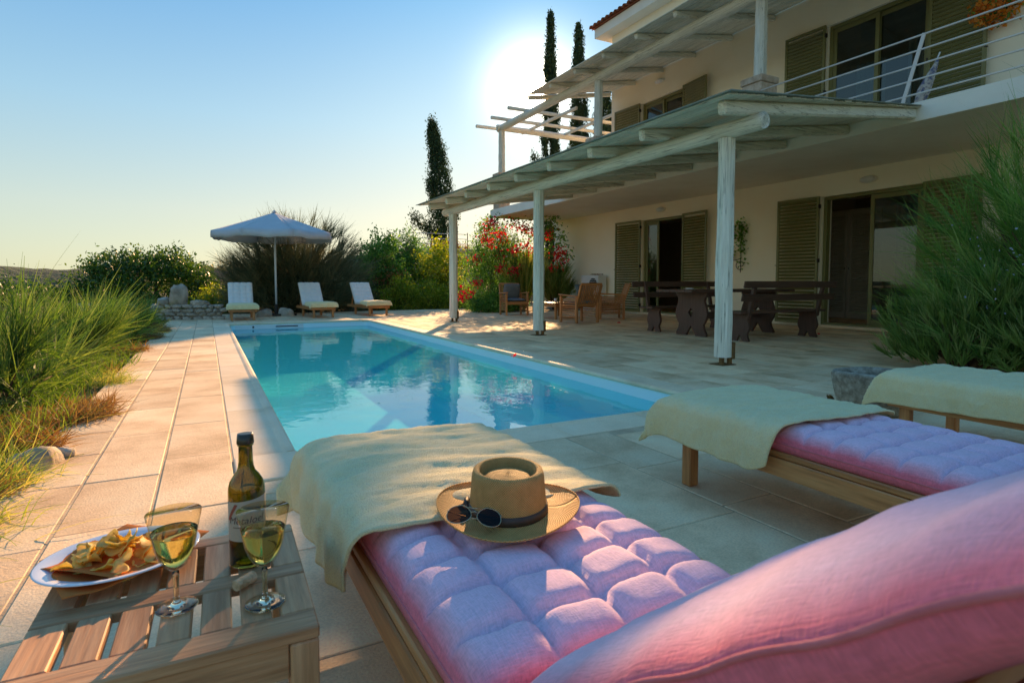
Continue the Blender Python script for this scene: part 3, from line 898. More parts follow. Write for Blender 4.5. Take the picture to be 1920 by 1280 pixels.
def leafy(rs, c, r, nclump, per, L, W, crad, shell=.75, floor=None, up=.25):
    P_, d = clumps(rs, c, r, nclump, shell, floor)
    ct = rs.uniform(.1, .9, nclump)
    C = (P_[:, None, :]+rs.normal(0, 1, (nclump, per, 3))*crad).reshape(-1, 3)
    return leaf_arrays(rs, C, L, W, up, np.repeat(d, per, 0)*.5, np.repeat(ct, per)), P_
def stems(mb, rs, base, tips, r0, n=5):
    for t in tips:
        b = np.asarray(base, float); t = np.asarray(t, float)
        m1 = b+(t-b)*.45+np.array([0, 0, .15])*np.linalg.norm(t-b)*.5+rs.normal(0, .04, 3)*np.linalg.norm(t-b)
        mb.tube([b, (b+m1)/2+rs.normal(0, .02, 3), m1, (m1+t)/2+rs.normal(0, .02, 3), t], [r0, r0*.8, r0*.55, r0*.35, r0*.12], n)

L_BROOM = leafmat('broom_stem_green', (.05, .10, .02), (.125, .215, .04), (.26, .32, .08), .35)
L_BROOMR = leafmat('broom_fresh_green', (.08, .18, .04), (.22, .38, .08), (.42, .50, .17), .40)
L_BROOMG = leafmat('broom_grey_green', (0.068, 0.085, 0.044), (0.145, 0.162, 0.076), (0.272, 0.238, 0.119), .25)
L_GLOSS = leafmat('glossy_leaf', (.022, .055, .012), (.065, .13, .022), (.17, .24, .05), .35, .4)
L_YEL = leafmat('yellow_green_leaf', (0.095, 0.149, 0.020), (0.270, 0.324, 0.041), (0.513, 0.486, 0.081), .5)
L_MID = leafmat('mid_green_leaf', (0.051, 0.128, 0.025), (0.136, 0.272, 0.051), (0.272, 0.425, 0.085), .45)
L_CYP = leafmat('cypress_scale', (0.019, 0.041, 0.016), (0.047, 0.084, 0.027), (0.095, 0.135, 0.047), .2, .7)
L_ROSE = leafmat('rosemary_needle', (.09, .15, .03), (.20, .28, .06), (.36, .40, .14), .3)
L_GRASS = leafmat('grass_blade', (0.085, 0.145, 0.025), (0.221, 0.306, 0.051), (0.578, 0.493, 0.153), .45)
L_DRY = leafmat('dry_ground_cover', (.15, .075, .03), (.25, .135, .05), (.33, .25, .09), .4)
L_BOUG = leafmat('bougainvillea_bract', (.50, .015, .03), (.75, .04, .06), (.85, .14, .10), .45)
L_ORANGE = leafmat('orange_bract', (.45, .12, .02), (.70, .26, .04), (.80, .42, .10), .45)
L_PINKISH = leafmat('coppery_leaf', (.25, .08, .04), (.42, .17, .08), (.5, .3, .12), .45)
M_BARK = pmat('grey_bark', (.07, .05, .035), (.16, .12, .085), scale=14, stretch=(3, 3, .6), rough=.9, bump=.6, bscale=30)
M_TWIG = pmat('brown_twig', (.09, .045, .02), (.20, .11, .05), scale=14, rough=.85)
rs = np.random.RandomState(12)

def broom(name, label, base, rad, height, n, mat, L=.55, W=.012, seed=0, woody=26, spread=1.0, up=1.1, cat='bush', group=None, dome=False):
    """spiky broom: bundles of green rods on a branching woody frame"""
    r = np.random.RandomState(seed)
    root = thing(name, label, cat, base, 0, group)
    th = r.uniform(0, 6.28, woody); rr = np.sqrt(r.uniform(.02, 1, woody))
    tips = np.stack([np.cos(th)*rr*rad*.75, np.sin(th)*rr*rad*.75, height*(.45+.30*r.uniform(0, 1, woody))*(1-.35*rr**2)], -1)
    mb = MB(); stems(mb, r, (0, 0, -.05), tips, .018+.012*rad); mb.build('stem', M_TWIG, root, smooth=True)
    # secondary twigs, then rods leaving them
    k = n//22
    if dome:
        d_ = unit(r.normal(size=(k, 3))*np.array([1, 1, .8])+np.array([0, 0, .25])); d_[:, 2] = np.abs(d_[:, 2])
        q_ = r.uniform(.12, 1, k)**.45
        lump = 1+.13*np.sin(np.arctan2(d_[:, 1], d_[:, 0])*3+seed)+.10*np.sin(d_[:, 2]*7+np.arctan2(d_[:, 1], d_[:, 0])*5)
        P0 = d_*np.array([rad*.80, rad*.80, height*.78])*(q_*lump)[:, None]; P0[:, 2] += .08
        D0 = unit(d_*np.array([1, 1, .6])+np.array([0, 0, .45*up])+r.normal(0, .25, (k, 3)))
    else:
        which = r.randint(0, woody, k); t = r.uniform(.25, 1.05, k)
        P0 = tips[which]*t[:, None]; P0[:, 2] = P0[:, 2]*(.8+.2*t)+.06
        D0 = unit(P0*np.array([1, 1, .25]) + r.normal(0, .25, (k, 3))*rad*spread + np.array([0, 0, .5*height*.4]))
    T = r.uniform(0, 1, k)
    V1 = ribbon_arrays(r, P0, D0, L*.8*r.uniform(.6, 1.3, k), W*1.6, .0, .12, 3, T)
    per = 21
    tt = r.uniform(.1, .9, (k, per))
    S = (P0[:, None, :]+D0[:, None, :]*(L*.8*tt)[:, :, None]).reshape(-1, 3)
    D = (D0[:, None, :]+r.normal(0, .33, (k, per, 3))*spread+np.array([0, 0, .28*up])).reshape(-1, 3)
    V2 = ribbon_arrays(r, S, D, L*r.uniform(.45, 1.15, len(S))*(1+.5*(r.uniform(size=len(S)) > .93)), W*r.uniform(.6, 1.3, len(S)), .03, .1, 3, np.repeat(T, per))
    arr_obj('foliage', merge([V1, V2]), mat, root)
    return root
def shrub(name, label, base, radii, nclump, per, L, W, crad, mat, seed, cat='shrub', group=None, zc=.55, trunk=.03, shell=.75, up=.25, lean=(0, 0)):
    r = np.random.RandomState(seed)
    root = thing(name, label, cat, base, 0, group)
    c = (lean[0], lean[1], radii[2]*zc)
    A, P_ = leafy(r, c, radii, nclump, per, L, W, crad, shell, .03, up)
    arr_obj('foliage', A, mat, root)
    mb = MB(); stems(mb, r, (0, 0, -.06), P_[:min(len(P_), 22)], trunk); mb.build('stem', M_TWIG, root, smooth=True)
    return root

# --- behind the far loungers
broom('broom_bush', 'huge spiky grey-green broom bush behind the white parasol', (2.6, 20.0, -.05), 2.35, 3.2, 34000, L_BROOMG, L=.60, W=.015, seed=3, woody=90, spread=1.0, up=.7, dome=True)
shrub('leafy_bush', 'dense understorey bush at the foot of the grey-green broom', (2.7, 19.2, -.05), (2.1, .9, 1.0), 170, 60, .10, .035, .16, L_BROOMG, 4, 'bush', zc=.5, trunk=.03)
shrub('leafy_bush', 'broad glossy dark green bush on the skyline left of the pool', (-1.7, 22.3, -.3), (2.3, 1.7, 1.5), 360, 75, .12, .055, .17, L_GLOSS, 5, 'bush', zc=.5, trunk=.05, shell=.85)
shrub('leafy_bush', 'low dark bush trailing left from the glossy skyline bush', (-5.4, 23.5, -.7), (2.2, 1.6, 1.15), 150, 60, .11, .05, .18, L_GLOSS, 6, 'bush', zc=.5, trunk=.04, shell=.85)
shrub('leafy_bush', 'sunlit bush beside the low dry stone wall', (.1, 20.5, -.05), (.7, .6, .5), 50, 60, .10, .045, .14, L_YEL, 7, 'bush', zc=.5)
shrub('small_tree', 'slender leafy sapling standing above the bushes right of the broom', (5.75, 22.0, -.05), (.34, .34, 1.5), 40, 26, .12, .06, .12, L_MID, 8, 'tree', zc=1.0, trunk=.025)
shrub('small_tree', 'round-headed olive tree right of the broom', (6.75, 23.0, -.05), (.95, .9, 1.5), 90, 60, .12, .035, .17, L_BROOMG, 9, 'tree', zc=1.0, trunk=.05)
shrub('leafy_bush', 'bright mid-green bush behind the third far lounger', (5.55, 20.6, -.05), (.95, .8, 1.75), 170, 55, .12, .06, .15, L_MID, 10, 'bush', zc=.55)
shrub('leafy_bush', 'deep green bush between the sapling and the stone retaining wall', (7.3, 22.6, -.05), (1.0, .8, 1.95), 150, 55, .12, .04, .16, L_MID, 11, 'bush', zc=.6)
shrub('small_tree', 'yellow-green lemon tree in front of the stone retaining wall', (8.15, 21.4, -.05), (1.0, .9, 1.35), 110, 42, .14, .065, .16, L_YEL, 12, 'tree', zc=1.05, trunk=.045)
shrub('low_hedge', 'low yellow-green hedge clump at the left end of the terrace edge', (5.9, 19.5, -.05), (.85, .55, .72), 120, 50, .08, .035, .12, L_YEL, 13, 'hedge', 'low hedge clumps', zc=.5)
shrub('low_hedge', 'low yellow-green hedge clump in the middle of the terrace edge', (7.05, 19.6, -.05), (.85, .55, .66), 120, 50, .08, .035, .12, L_YEL, 14, 'hedge', 'low hedge clumps', zc=.5)
shrub('low_hedge', 'low yellow-green hedge clump just left of the far pergola post', (8.1, 19.8, -.05), (.8, .55, .75), 110, 50, .08, .035, .12, L_YEL, 15, 'hedge', 'low hedge clumps', zc=.5)
shrub('flowering_plant', 'coppery-leaved plant between the third far lounger and the hedge', (5.75, 20.1, -.05), (.55, .4, 1.1), 40, 45, .09, .04, .12, L_PINKISH, 16, 'plant', zc=.6)

# --- stone retaining wall and upper terrace
def pebble(r, sx, sy, sz, seg=5):
    """one rough block: a squashed, dented sphere"""
    bm = bmesh.new(); bmesh.ops.create_icosphere(bm, subdivisions=1, radius=1.0)
    for v in bm.verts:
        p = v.co; k = 1+.22*r.uniform(-1, 1)
        q_ = Vector([math.copysign(abs(a)**.6, a) for a in p])
        v.co = Vector((q_.x*sx, q_.y*sy, q_.z*sz))*k
    return bm
stone_meshes = []
rr_ = random.Random(2)
for k in range(10):
    bm = pebble(rr_, .5, .5, .5); me = bpy.data.meshes.new('stone'); bm.to_mesh(me); bm.free(); me.materials.append(M_ROCK); stone_meshes.append(me)
def stone_wall(name, label, p0, p1, h, t, sw, sh, seed, front):
    """core with individually laid stones on its front face"""
    p0, p1 = Vector(p0), Vector(p1); d = p1-p0; L = d.length; ang = math.atan2(d.y, d.x)
    root = thing(name, label, 'wall', p0, ang); r = random.Random(seed)
    MB().box((0, -t/2+.06, -.4), (L, t/2-.06, h-.06)).build('core', M_ROCK, root)
    z = 0.0
    while z < h-.02:
        hh = sh*r.uniform(.75, 1.25); x = r.uniform(-.2, 0)*sw
        while x < L:
            w = sw*r.uniform(.6, 1.5)
            for fy in ((-1,) if z < h-sh else (-1, 1)):
                o = link('stone', r.choice(stone_meshes), root)
                o.location = (x+w/2, fy*(t/2-.06)*front if fy == -1 else (t/2-.06), z+hh/2); o.scale = (w*1.02, .22*(1 if sw > .2 else .8), hh*1.05); o.rotation_euler = (r.uniform(-.2, .2), r.uniform(-.15, .15), r.uniform(-.2, .2))
            x += w
        z += hh
    return root
stone_wall('retaining_wall', 'grey dry stone retaining wall behind the yellow-green tree', (8.2, 25.2, -.05), (13.6, 24.8, -.05), 2.35, .5, .42, .26, 4, 1)
stone_wall('retaining_wall', 'low dry stone wall beside the leftmost far lounger', (-1.35, 16.75, -.03), (.30, 16.25, -.03), .34, .34, .20, .11, 5, 1)
stone_wall('garden_wall', 'pale low garden wall running along the far left planting', (-3.2, 20.6, -.10), (-.9, 18.2, -.05), .38, .3, .32, .14, 6, 1)
rl = thing('terrace_railing', 'thin metal railing on the upper terrace left of the big cypress', 'railing', (8.5, 25.9, 2.25))
for k in range(4): MB().tube([(0, 0, .25+.23*k), (2.6, -.3, .25+.23*k)], .016, 6).build('rail', M_RAIL, rl)
for xx in (0, .85, 1.7, 2.6): MB().tube([(xx, -.11*xx, 0), (xx, -.11*xx, 1.02)], .022, 6).build('railing_post', M_RUST, rl)
MB().tube([(1.7, -.2, 1.0), (1.7, -.2, 1.28), (2.1, -.25, 1.28), (2.1, -.25, .3)], .02, 6).build('gate_hoop', M_DARKIRON, rl)
rs2 = np.random.RandomState(31)
n_ = 5200
gp = np.stack([rs2.uniform(8.4, 19, n_), rs2.uniform(25.6, 33, n_), np.zeros(n_)], -1); gp[:, 2] = hgt(gp[:, 0], gp[:, 1])
tag(arr_obj('grass', ribbon_arrays(rs2, gp, rs2.normal(0, .35, (n_, 3))+np.array([0, 0, 1]), rs2.uniform(.25, .6, n_), .03, .15, .2, 2), L_GRASS), 'sunlit grass on the upper terrace above the stone wall', None, None, 'stuff')
shrub('small_tree', 'small olive tree on the upper terrace right of the big cypress', (16.4, 33.5, 2.3), (1.5, 1.2, 1.5), 70, 50, .14, .05, .22, L_BROOMG, 17, 'tree', zc=.8, trunk=.05)
shrub('leafy_bush', 'rust-coloured bush on top of the stone retaining wall', (10.0, 25.7, 2.25), (1.1, .4, .45), 60, 40, .09, .04, .1, L_DRY, 18, 'bush', zc=.5)

# --- cypresses
def cypress(label, base, height, rad, seed, lean=(0, 0), limbs=(), per=46, sz=.16, nclump=420):
    r = np.random.RandomState(seed)
    root = thing('cypress_tree', label, 'tree', base, 0, 'tall columnar cypresses')
    t = r.uniform(.0, 1, nclump)**.85; a = r.uniform(0, 6.28, nclump)
    prof = np.interp(t, [0, .06, .2, .45, .7, .85, .95, 1], [.35, .75, 1.0, .95, .7, .42, .22, .06])
    prof = prof*(1+.22*np.sin(t*19+seed+2*np.sin(a))+.16*np.sin(t*47+seed*2+3*a))
    q_ = rad*prof*np.sqrt(r.uniform(.25, 1, nclump))
    P_ = np.stack([np.cos(a)*q_+lean[0]*t**2, np.sin(a)*q_+lean[1]*t**2, .25+t*(height-.25)], -1)
    ct = r.uniform(.1, .9, nclump)
    for (z0, dx, dy, dz, nn) in limbs:
        s = np.linspace(.15, 1, nn); lp = np.stack([dx*s, dy*s, z0+dz*s+.35*s**2], -1)+r.normal(0, .06, (nn, 3))
        P_ = np.concatenate([P_, lp]); ct = np.concatenate([ct, r.uniform(.1, .9, nn)])
    m_ = len(P_)
    C = (P_[:, None, :]+r.normal(0, 1, (m_, per, 3))*np.array([.10, .10, .22])*rad*1.5).reshape(-1, 3)
    arr_obj('crown', leaf_arrays(r, C, sz, sz*.35, 1.1, None, np.repeat(ct, per)), L_CYP, root)
    mb = MB(); mb.tube([(0, 0, -.3), (0, 0, height*.3), (lean[0]*.35, lean[1]*.35, height*.6), (lean[0]*.9, lean[1]*.9, height*.96)], [rad*.18, rad*.14, rad*.08, .015], 8)
    for (z0, dx, dy, dz, nn) in limbs: mb.tube([(0, 0, z0), (dx*.5, dy*.5, z0+dz*.5+.08), (dx, dy, z0+dz+.35)], [.06, .04, .01], 6)
    mb.build('trunk', M_BARK, root, smooth=True)
cypress('big dark cypress standing alone left of the pergola with a loose side branch', (13.25, 34.2, 2.2), 8.4, .80, 21, (-.75, .1), ((1.5, -2.0, .3, .8, 30), (3.2, -1.1, 0, 1.1, 12)))
cypress('tall cypress behind the open end of the high pergola, nearest the sun', (16.15, 26.2, 1.5), 13.1, .46, 22, (-.1, 0), ((5.2, -1.0, .2, .5, 8),), nclump=480)
cypress('tall cypress just right of the one nearest the sun', (17.5, 25.6, 1.5), 12.6, .50, 23, (-.1, 0), (), nclump=460)
cypress('shorter cypress whose tip shows beside the upper wall corner', (18.0, 24.2, 1.5), 10.2, .6, 24, (0, 0), (), nclump=380)

# --- planting against the house
bedm = MB(); bedm.box((7.75, 15.75, -.05), (11.19, 18.55, .02), .01); bedo = bedm.build('planting_bed', M_SOIL); tag(bedo, kind='structure')
bg_ = thing('bougainvillea', 'arching bougainvillea with red blossoms at the far corner of the house', 'plant', (9.35, 17.2, .02))
rb2 = np.random.RandomState(41)
BL = Vector((9.35, 17.2, .02))
def cam_pt(u, v, dep):
    a, b_ = (u-CXP)/F_PX, -(v-CYP)/F_PX
    fw_ = Vector((math.sin(YAW)*math.cos(PITCH), math.cos(YAW)*math.cos(PITCH), -math.sin(PITCH))); up_ = rgt.cross(fw_)
    return Vector((0, 0, CAM_H))+dep*(fw_+rgt*a+up_*b_)
arch = [(905, 430), (925, 415), (965, 412), (1000, 425), (1030, 430), (1045, 455), (1055, 480), (1045, 510), (940, 440), (985, 445), (960, 460), (900, 470), (935, 470), (1040, 440), (1010, 470), (975, 490), (915, 500), (1038, 405)]
tips = [cam_pt(u, v, 19.4+rb2.uniform(-.7, .5))-BL for u, v in arch]
mb = MB(); stems(mb, rb2, (0, 0, 0), [tuple(t) for t in tips], .035); mb.build('stem', M_TWIG, bg_, smooth=True)
C = np.concatenate([np.array(t)+rb2.normal(0, .17, (95, 3)) for t in tips])
arr_obj('foliage', leaf_arrays(rb2, C, .10, .06, .1), L_MID, bg_)
flw = [(912, 425), (925, 418), (960, 420), (938, 438), (990, 430), (945, 452), (985, 458), (1005, 437), (1050, 470), (1046, 482), (1035, 503), (893, 488), (940, 476), (966, 470), (938, 505), (966, 508), (896, 532), (866, 560), (871, 552), (1028, 438), (918, 455), (910, 445), (978, 428), (1000, 470), (1052, 490)]
for k, (u, v) in enumerate(flw):
    p = cam_pt(u, v, 18.9+rb2.uniform(-.6, .4) - (2.2 if u < 880 else 0))-BL
    n2 = 46
    C = np.array(p)+rb2.normal(0, 1, (n2, 3))*np.array([.115, .115, .10])*rb2.uniform(.7, 1.25)
    arr_obj('blossom_cluster', leaf_arrays(rb2, C, .085, .075, .0), L_BOUG, bg_)['kind'] = 'stuff'
shrub('leafy_bush', 'rounded green bush below the bougainvillea beside the second pergola post', (8.55, 17.55, .0), (1.25, 1.0, 1.75), 260, 65, .09, .03, .16, L_MID, 42, 'bush', zc=.5)
shrub('leafy_bush', 'low creeping green bush spilling on to the terrace by the first armchair', (7.9, 16.2, .0), (.95, .7, .5), 110, 55, .08, .04, .10, L_MID, 43, 'bush', zc=.4)
broom('tall_grass_plant', 'upright grassy green plant behind the coffee table', (9.2, 16.6, .02), .5, 1.6, 3200, L_GRASS, .75, .014, 44, 26, .4, 2.2, 'plant')
broom('rosemary_bush', 'dark rosemary bush against the wall beside the air conditioner', (10.25, 16.4, .02), .75, 1.45, 6500, L_ROSE, .42, .018, 45, 34, .6, 1.8)

# --- right-hand side: broom and rosemary in front of the house
broom('broom_bush', 'tall airy green broom bush rising in front of the right-hand door', (7.95, 2.55, -.02), 1.30, 3.0, 18000, L_BROOMR, .52, .0095, 51, 46, 1.0, 1.1, dome=True)
broom('rosemary_bush', 'spreading rosemary bush at the foot of the tall right-hand broom', (7.0, 3.1, -.02), .80, 1.0, 11000, L_ROSE, .20, .014, 52, 60, .7, 1.6, dome=True)
broom('rosemary_bush', 'flowering rosemary bush at the right edge behind the third near lounger', (7.2, 2.15, -.02), .98, 1.35, 13000, L_ROSE, .21, .014, 53, 64, .7, 1.6, dome=True)
rf_ = np.random.RandomState(54)
for nm, c0 in (('rosemary_bush', (7.2, 2.15, .0)),):
    par = [o for o in bpy.data.objects if o.name == 'rosemary_bush.002' or (o.name.startswith('rosemary_bush') and abs(o.location.y-2.15) < .01)][0]
    C = np.stack([rf_.uniform(-1.0, .3, 260), rf_.uniform(-.7, .8, 260), rf_.uniform(.6, 1.5, 260)], -1)
    arr_obj('blossom', leaf_arrays(rf_, C, .022, .018, .3), leafmat('pale_lilac_petal', (.30, .32, .48), (.5, .5, .62)), par)
tr = thing('bougainvillea_branch', 'orange-flowered bougainvillea branch hanging at the balcony corner', 'plant', (8.72, 2.6, 6.1))
mb = MB(); tp = []
for k, (u, v) in enumerate([(1850, 12), (1880, 25), (1905, 8), (1870, 5), (1900, 28), (1845, 28), (1915, 20), (1860, 34), (1890, 40)]):
    p = cam_pt(u, v, 8.9+.05*k)-Vector((8.72, 2.6, 6.1)); tp.append(p)
stems(mb, rf_, (0, 0, 0), [tuple(t) for t in tp], .022); mb.build('stem', M_TWIG, tr, smooth=True)
for p in tp:
    arr_obj('blossom_cluster', leaf_arrays(rf_, np.array(p)+rf_.normal(0, .085, (120, 3)), .075, .055, 0), L_ORANGE, tr)['kind'] = 'stuff'
arr_obj('foliage', leaf_arrays(rf_, np.concatenate([np.array(p)+rf_.normal(0, .10, (30, 3)) for p in tp]), .07, .04, 0), L_MID, tr)

# --- left-hand planting strip along the path
r4 = np.random.RandomState(61)
def edge_x(y): return -.80 + .10*np.sin(y*1.7) + .06*np.sin(y*4.1)
def on_ground(x, y): return hgt(x, y)
n_ = 30000
yy = 1.2+r4.uniform(0, 1, n_)**1.5*22; xx = edge_x(yy)-.05-np.abs(r4.normal(0, 1, n_))*(.5+.10*yy)
clump_ = fbm(xx*2.2, yy*2.2, 77); keep = clump_ > -.35
xx, yy = xx[keep], yy[keep]; n_ = len(xx)
S = np.stack([xx, yy, on_ground(xx, yy)], -1)
D = r4.normal(0, .42, (n_, 3)) + np.array([.12, 0, 1.0])
Lg = (.10+.17*r4.uniform(0, 1, n_)**2)*(1+.03*yy)*(1+.5*fbm(xx*1.3, yy*1.3, 78))
tn = np.clip(.22+.36*fbm(xx*1.1, yy*1.1, 79), 0, 1)
tag(arr_obj('grass', ribbon_arrays(r4, S, D, np.clip(Lg, .08, .7), .0055+.0004*yy, .28, .25, 4, tn), L_GRASS), 'shaggy green grass along the left edge of the path', None, None, 'stuff')
n_ = 22000
yy = 1.6+r4.uniform(0, 1, n_)**1.3*13; xx = edge_x(yy)+.06-np.abs(r4.normal(0, 1, n_))*.26
k_ = fbm(xx*1.6+3, yy*1.5, 80) > .15; xx, yy = xx[k_], yy[k_]; n_ = len(xx)
S = np.stack([xx, yy, np.maximum(on_ground(xx, yy), -.03)+r4.uniform(0, .08, n_)], -1)
tag(arr_obj('ground_cover', ribbon_arrays(r4, S, r4.normal(0, .8, (n_, 3))+np.array([.25, 0, .55]), r4.uniform(.06, .2, n_), .007, .3, .3, 3, np.clip(.5+.4*fbm(xx*2, yy*2, 81), 0, 1)), L_DRY), 'rusty brown creeping ground cover along the path edge', None, None, 'stuff')
for k, (x, y, rad, h, n, L, lab) in enumerate((
    (-1.40, 5.6, .60, .66, 2000, .46, 'tall spiky broom plant on the left, the one that rises above the skyline'),
    (-1.30, 7.9, .55, .60, 2000, .44, 'spiky broom plant behind the tallest one on the left'),
    (-1.95, 4.3, .55, .48, 1700, .46, 'spiky broom plant at the left edge of the picture'),
    (-1.40, 10.6, .65, .46, 2000, .42, 'bushy broom plant halfway along the left planting strip'),
    (-1.40, 13.4, .7, .45, 2600, .34, 'low broom plant near the far end of the left planting strip'),
    (-2.9, 7.2, .75, .62, 2800, .42, 'broom plant set back on the slope to the left'),
    (-3.6, 11.5, .9, .70, 2800, .42, 'broom plant far back on the slope to the left'))):
    z = float(hgt(np.array([x]), np.array([y]))[0])
    broom('broom_plant', lab, (x, y, z), rad, h, n, L_BROOM, L, .0095, 70+k, 16, 1.15, 2.2, 'plant', 'broom plants on the left slope')
for k, (x, y, n, L, lab) in enumerate(((-.86, 2.75, 700, .34, 'dry tussock overhanging the path at the lower left edge'), (-.84, 3.35, 420, .30, 'small green tussock beside the grey stones'), (-.78, 4.75, 620, .28, 'reddish tussock at the narrowest part of the path'), (-.80, 6.4, 520, .30, 'tussock reaching over the path with long thin blades'), (-.95, 2.15, 700, .36, 'dry tussock nearest the camera on the left'))):
    r5 = np.random.RandomState(90+k); root = thing('grass_tussock', lab, 'grass', (x, y, -.02), 0, 'tussocks along the path')
    S = r5.normal(0, .07, (n, 3))*np.array([1, 1.4, 0]); D = r5.normal(0, .55, (n, 3))+np.array([.25, 0, .8])
    arr_obj('blade', ribbon_arrays(r5, S, D, L*r5.uniform(.4, 1.2, n), .0045, .45, .2, 5, np.clip(.75+.2*r5.normal(size=n), 0, 1)), L_GRASS if k != 2 else L_DRY, root)['kind'] = 'stuff'
for k, (x, y, z, sx, sy, sz, lab) in enumerate(((-.80, 3.66, .0, .11, .10, .085, 'grey boulder in the grass at the edge of the path'), (-.71, 3.78, -.01, .05, .06, .05, 'small pale stone beside the grey boulder'), (-1.0, 3.55, -.02, .09, .09, .06, 'flat stone half hidden in the grass on the left'),
    (1.33, 16.75, .06, .20, .15, .13, 'pale rock left of the parasol foot'), (1.92, 16.9, .07, .19, .16, .15, 'pale rock right of the parasol foot'),
    (-.62, 16.55, .58, .17, .14, .30, 'upright grey rock on the low dry stone wall'), (-.95, 16.65, .42, .18, .15, .12, 'rounded grey rock lying on the low dry stone wall'), (-.15, 16.4, .40, .24, .13, .07, 'flat slab resting on the low dry stone wall'))):
    rk = random.Random(100+k); bm = bmesh.new(); bmesh.ops.create_icosphere(bm, subdivisions=3, radius=1.0)
    for v in bm.verts:
        p = v.co.normalized(); q_ = Vector([math.copysign(abs(a)**.75, a) for a in p])
        f1 = 1+.16*math.sin(p.x*3.1+k)+.13*math.sin(p.y*4.3+k*2.1)*math.cos(p.z*3.7+k)+.06*math.sin(p.x*9+p.z*7+k)
        v.co = Vector((q_.x*sx, q_.y*sy, q_.z*sz))*f1
    me = bpy.data.meshes.new('rock'); bm.to_mesh(me); bm.free(); me.materials.append(M_ROCK if k != 5 else M_ROCK); me.polygons.foreach_set('use_smooth', [True]*len(me.polygons))
    o = link('rock', me); o.location = (x, y, z); o.rotation_euler = (0, 0, k*1.3); tag(o, lab, 'rock', 'loose garden rocks')

# far farmhouse on the slope
fh = thing('farmhouse', 'small ochre farmhouse with tiled roof far behind the leftmost lounger', 'house', (2.6, 67, -3.2), R(-20))
M_OCHRE = pmat('ochre_render', (.40, .26, .14), (.50, .34, .19), scale=2, rough=.9)
MB().box((-2.6, -2, -2), (2.6, 2, 4.3)).build('wall', M_OCHRE, fh)
rfm = MB(); rfm.add([(-3, -2.4, 4.25), (3, -2.4, 4.25), (3, 2.4, 4.25), (-3, 2.4, 4.25), (-3, 0, 5.3), (3, 0, 5.3)], [(0, 1, 5, 4), (2, 3, 4, 5), (1, 2, 5), (3, 0, 4), (0, 3, 2, 1)]); rfm.build('roof', M_TILE, fh)
for xx in (-1.4, .9): MB().box((xx-.4, -2.05, 1.9), (xx+.4, -1.98, 3.2), .01).build('window', M_DARKIRON, fh)
# distant trees scattered on the slope to the left
dt = np.random.RandomState(8)
Cs = []
n_ = 260
az = np.radians(dt.uniform(-42, 6, n_)); di = dt.uniform(75, 300, n_)
tx, ty = di*np.sin(az), di*np.cos(az); tz = hgt(tx, ty)
P_ = np.stack([tx, ty, tz+1.2], -1)
C = (P_[:, None, :]+np.clip(dt.normal(0, 1, (n_, 110, 3)), -1.6, 1.6)*np.array([1.9, 1.9, 1.1])).reshape(-1, 3)
tag(arr_obj('far_wood', leaf_arrays(dt, C, .55, .4, .2, None, np.repeat(dt.uniform(0, 1, n_), 110)), L_BROOMG), 'scrubby far woodland on the slope falling away to the left', None, None, 'stuff')
# ================================================================== FURNITURE ON THE TERRACE
M_CANVAS = pmat('white_canvas', (.62, .64, .66), (.70, .72, .73), scale=3, rough=.8, bump=.15, bscale=200, transl=.22)
M_POLE = pmat('white_lacquered_metal', (.66, .68, .68), (.72, .74, .74), scale=3, rough=.35)
um = thing('parasol', 'big white canvas parasol with valance between the far loungers', 'parasol', (1.70, 17.25, 0), R(11))
UR, UZ, UA = 1.60, 2.26, 2.84
for k in range(8):
    a0, a1 = R(45*k), R(45*(k+1)); P_ = []
    for i in range(9):
        t = i/8; row = []
        for j in range(7):
            s = j/6; a = a0+(a1-a0)*s
            ex = UR*t*math.cos(R(22.5))/math.cos(a-(a0+a1)/2)
            z = UA-(UA-UZ)*t**.96 - .035*math.sin(math.pi*s)*t
            row.append((ex*math.cos(a), ex*math.sin(a), z))
        P_.append(row)
    last = P_[-1]; fl_ = []
    for d_ in (.08, .17):
        fl_.append([(x*1.006, y*1.006, UZ-.035*math.sin(math.pi*j/6)-d_+.012*math.sin(j*2.1+k)) for j, (x, y, z) in enumerate(last)])
    mb = MB(); mb.grid(P_+fl_); o = mb.build('canopy_panel', M_CANVAS, um, smooth=True)
    sm = o.modifiers.new('thick', 'SOLIDIFY'); sm.thickness = .004
    MB().bar((.05*math.cos(a0), .05*math.sin(a0), UA-.06), (UR*.99*math.cos(a0), UR*.99*math.sin(a0), UZ-.03), .022, .018).build('rib', M_POLE, um)
MB().tube([(0, 0, .06), (0, 0, 1.4), (0, 0, UA-.03)], .027, 14).build('pole', M_POLE, um, smooth=True)
MB().lathe([(.06, UA-.012), (.05, UA+.02), (.015, UA+.05), (0, UA+.055)], 16).build('finial', M_CANVAS, um, smooth=True)
MB().box((-.42, -.42, .001), (.42, .42, .06), .012).build('base_slab', M_DARKIRON, um)
MB().lathe([(.05, .061), (.05, .30), (.034, .31), (.034, .062)], 16).build('base_sleeve', M_DARKIRON, um)

